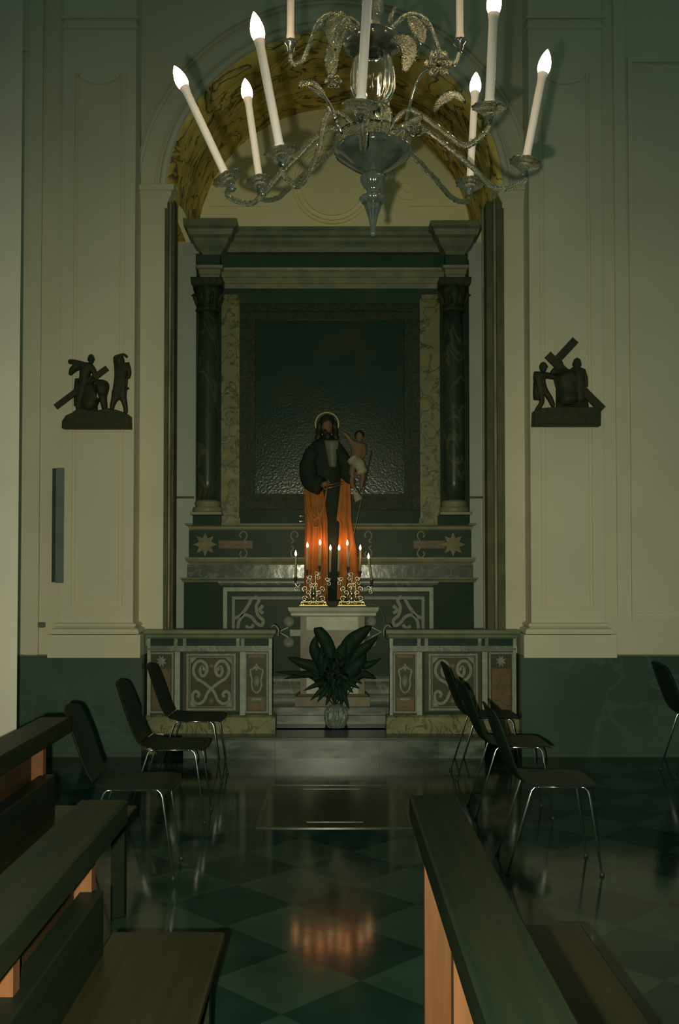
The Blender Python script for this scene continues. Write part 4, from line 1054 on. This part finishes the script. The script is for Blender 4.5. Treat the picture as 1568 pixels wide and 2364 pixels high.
L([(340, 83), (334, 86), (324, 90), (316, 90), (314, 84), (322, 80), (334, 76), (338, 60)], 'bowl_rim', M['glass_amber'], .02, 24)
L([(338, 26), (325, 30), (300, 33), (280, 36), (262, 34), (250, 22), (246, 16), (252, 18), (264, 29), (300, 28), (325, 25), (336, 20)], 'inner_cup', M['glass'], .05, 14, n=84)
L([(246, 18), (240, 24), (234, 36), (222, 46), (205, 51), (180, 51), (160, 49), (140, 44), (126, 34), (118, 24), (120, 20), (128, 30), (142, 40), (160, 45), (180, 47), (205, 47), (222, 42), (234, 32), (240, 20), (244, 14)], 'baluster', M['glass'], .035, 20, n=100)
L([(120, 38), (116, 55), (110, 66), (102, 70), (94, 69), (86, 60), (80, 42), (76, 28)], 'upper_bowl', M['glass_grey'], .012, 16)
L([(78, 26), (66, 24), (55, 17), (40, 20), (25, 25), (5, 25), (-20, 18), (-40, 22), (-70, 30), (-110, 24), (-150, 12), (-400, 8), (-900, 6)], 'stem', M['glass_amber'], .04, 10, n=32)
ARMS = [ # base px,py  Y ; top px,py ; dish tilt
    (525, 412, 3.30, 425, 200, 'A'), (600, 420, 3.62, 572, 226, 'B'), (648, 350, 2.98, 598, 90, 'C'), (833, 243, 2.78, 852, -60, 'D'),
    (1130, 248, 2.88, 1140, 28, 'E'), (1213, 376, 3.22, 1254, 168, 'F'), (1085, 424, 3.62, 1097, 212, 'G'), (880, 400, 3.72, 893, 215, 'H')]
hub_z = hz(312)
def bulb_unit(b, tp, r, parent, sc=1.0, holder='sleeve'):
    """white sleeve from b to tp with a glowing flame bulb"""
    d = tp-b; L_ = d.length
    sl = MB().lathe([(r*.95, 0), (r*1.08, .004), (r*1.08, .022), (r*.95, .026), (r*.92, L_-.03), (r*1.0, L_-.02), (r*1.18, L_-.003), (r*1.0, L_)], b, 20, axis=d)
    sl.build('candle_sleeve', M['sleeve'], t)
    R = .0215*sc
    MB().lathe([(R*.72, -.004), (R*.95, .010), (R*1.0, .020), (R*.94, .036), (R*.66, .057), (R*.30, .072), (R*.05, .080)], tp, 20, axis=d).build('flame_bulb', M['bulb'], t)
for (bx, by, Y, tx, ty, nm) in ARMS:
    b = W(bx, by, Y)
    rad = Vector((b.x-cx0, b.y-YH, 0)); R_ = rad.length; u = rad.normalized()
    tp = W(tx, ty, Y + u.y*.06)
    ax = (tp-b).normalized()
    bulb_unit(b, tp, .0145, t)
    db = b - ax*.004
    dish = MB(); dish.lathe([(.012, -.024), (.018, -.02), (.020, -.012), (.034, -.006), (.048, .001), (.052, .004), (.050, .008), (.034, .002), (.018, 0.0), (.015, .006)], db, 36, axis=ax, rib=.05, ribn=12)
    dish.build('drip_dish', M['glass_amber'], t)
    # rope-twisted glass arm
    drop = .085
    pz = [(.085, hub_z+.015), (.14, hub_z+.035), (.19, hub_z+.01), (R_*.62, (hub_z+b.z)/2-.045), (R_*.80, b.z-drop), (R_*.93, b.z-drop*.92), (R_*1.0, b.z-.055), (R_, b.z-.022)]
    pts = [Vector((cx0, YH, 0)) + u*r_ + Vector((0, 0, z_)) for r_, z_ in pz]
    pts[-1] = db - ax*.022
    P = catmull(pts, 12)
    MB().tube(P, .0085, 9, twist=38, sq=.22).build('glass_arm', M['glass_amber'], t)
    cup = MB().lathe([(.006, -.045), (.014, -.04), (.010, -.03), (.016, -.022), (.012, -.018)], db, 18, axis=ax).build('arm_cup', M['glass_grey'], t)
# upper tier arms
for bx, by, Y, s_ in ((671, 97, 3.12, -1), (1062, 95, 3.12, 1)):
    b = W(bx, by, Y); tp = W(bx+s_*1.0-(2 if s_ > 0 else -2), -120, Y); bulb_unit(b, tp, .0125, t)
    MB().lathe([(.006, -.035), (.010, -.03), (.012, -.018), (.020, -.008), (.023, 0), (.02, .004), (.012, .002)], b, 20, rib=.05, ribn=8).build('arm_cup', M['glass_grey'], t)
    f_ = s_
    P = [W(862+f_*30, 95, YH), W(862+f_*48, 60, YH-.01), W(862+f_*85, 32, YH-.02), W(862+f_*125, 50, YH-.03), W(862+f_*150, 110, Y), W(862+f_*165, 142, Y), W(862+f_*188, 146, Y), W(bx+0, 118, Y)]
    MB().tube(catmull(P, 12), .0075, 9, twist=40, sq=.22).build('glass_arm', M['glass_amber'], t)
# leaves and blossoms
def gleaf(pts, wd, nm='glass_leaf', mt='glass_amber'):
    mm = MB(); P = catmull([Vector(p) for p in pts], 7); N_ = len(P); vs = []; nc = 7
    for i, p in enumerate(P):
        s = i/(N_-1); ww = wd*.5*(sin(pi*s**.8)**.7) + .001
        tg = (P[min(i+1, N_-1)]-P[max(i-1, 0)]).normalized(); sd = tg.cross(Vector((0, -1, .15))).normalized(); dn = Vector((0, -1, 0))
        for j in range(nc):
            e = j/(nc-1)*2-1; vs.append(p + sd*ww*e*(1+.06*((i % 2)*2-1)*abs(e)) + dn*(.010*abs(e)-.003*cos(3*pi*e)))
    fs = [(i*nc+j, i*nc+j+1, (i+1)*nc+j+1, (i+1)*nc+j) for i in range(N_-1) for j in range(nc-1)]
    mm.add(vs, fs, True); o = mm.build(nm, M[mt], t); sd = o.modifiers.new('s', 'SOLIDIFY'); sd.thickness = .0035
    return o
def wv(x, y, dy=0): return W(x, y, YH+dy)
gleaf([wv(905, 92, -.1), wv(935, 100, -.15), wv(945, 130, -.17), wv(932, 172, -.17)], .062)
gleaf([wv(948, 40, -.05), wv(962, 65, -.06), wv(972, 85, -.06), wv(976, 106, -.06)], .05)
gleaf([wv(795, 32, -.05), wv(770, 55, -.08), wv(762, 80, -.1), wv(775, 120, -.1)], .045)
gleaf([wv(800, 60, .1), wv(770, 120, .05), wv(765, 160, .05), wv(772, 195, .05)], .045)
gleaf([wv(1000, 262, -.15), wv(1020, 235, -.2), wv(1050, 222, -.22), wv(1074, 240, -.22)], .035)
gleaf([wv(750, 230, -.1), wv(728, 205, -.1), wv(705, 195, -.1), wv(690, 205, -.1)], .03)
gleaf([wv(880, 330, -.1), wv(892, 290, -.12), wv(893, 258, -.12), wv(880, 240, -.1)], .032)
gleaf([wv(905, 300, -.15), wv(940, 290, -.2), wv(965, 278, -.2), wv(975, 270, -.2)], .025)
gleaf([wv(900, 65, -.05), wv(902, 45, -.08), wv(908, 30, -.1), wv(912, 20, -.1)], .014)
for k_ in range(3):
    MB().tube(catmull([wv(838, 70+k_*12, -.05), wv(820, 45+k_*14, -.08), wv(800, 40+k_*14, -.1), wv(786, 62+k_*12, -.1)], 8), .004, 8, twist=40, sq=.2).build('glass_tendril', M['glass_amber'], t)
for pts in ([(928, 318), (940, 270), (955, 210), (972, 175), (995, 160)], [(795, 315), (778, 280), (758, 235), (735, 210), (712, 200)], [(905, 318), (930, 300), (960, 285), (985, 300), (960, 310)]):
    MB().tube(catmull([wv(a, b, -.1-.02*i) for i, (a, b) in enumerate(pts)], 8), .0048, 10).build('glass_stem', M['glass'], t)
MB().tube([wv(755, 238, -.16), wv(772, 270, -.16), wv(776, 276, -.16)], .0062, 12).build('glass_rod', M['silver'], t)
MB().tube([wv(779, 284, -.16), wv(790, 308, -.16)], .005, 12).build('glass_rod', M['silver'], t)
for bx, by, sc_ in ((1012, 150, 1.0), (770, 190, .6), (960, 300, .6)):
    m = MB(); c0 = wv(bx, by, -.18)
    for k_ in range(6):
        a = pi/3*k_; d = Vector((cos(a), -.25, sin(a))).normalized()
        p2 = c0+d*.032*sc_
        m.ball(p2, .016*sc_, 10, 8, (1, .5, 1)); m.tube([c0, p2], [.004, .008*sc_], 6)
    m.ball(c0+Vector((0, -.012, 0)), .012*sc_, 10, 8)
    m.build('glass_blossom', M['glass_amber'], t)
# remove helper properties
for o in bpy.data.objects:
    if '_o' in o.keys(): del o['_o']
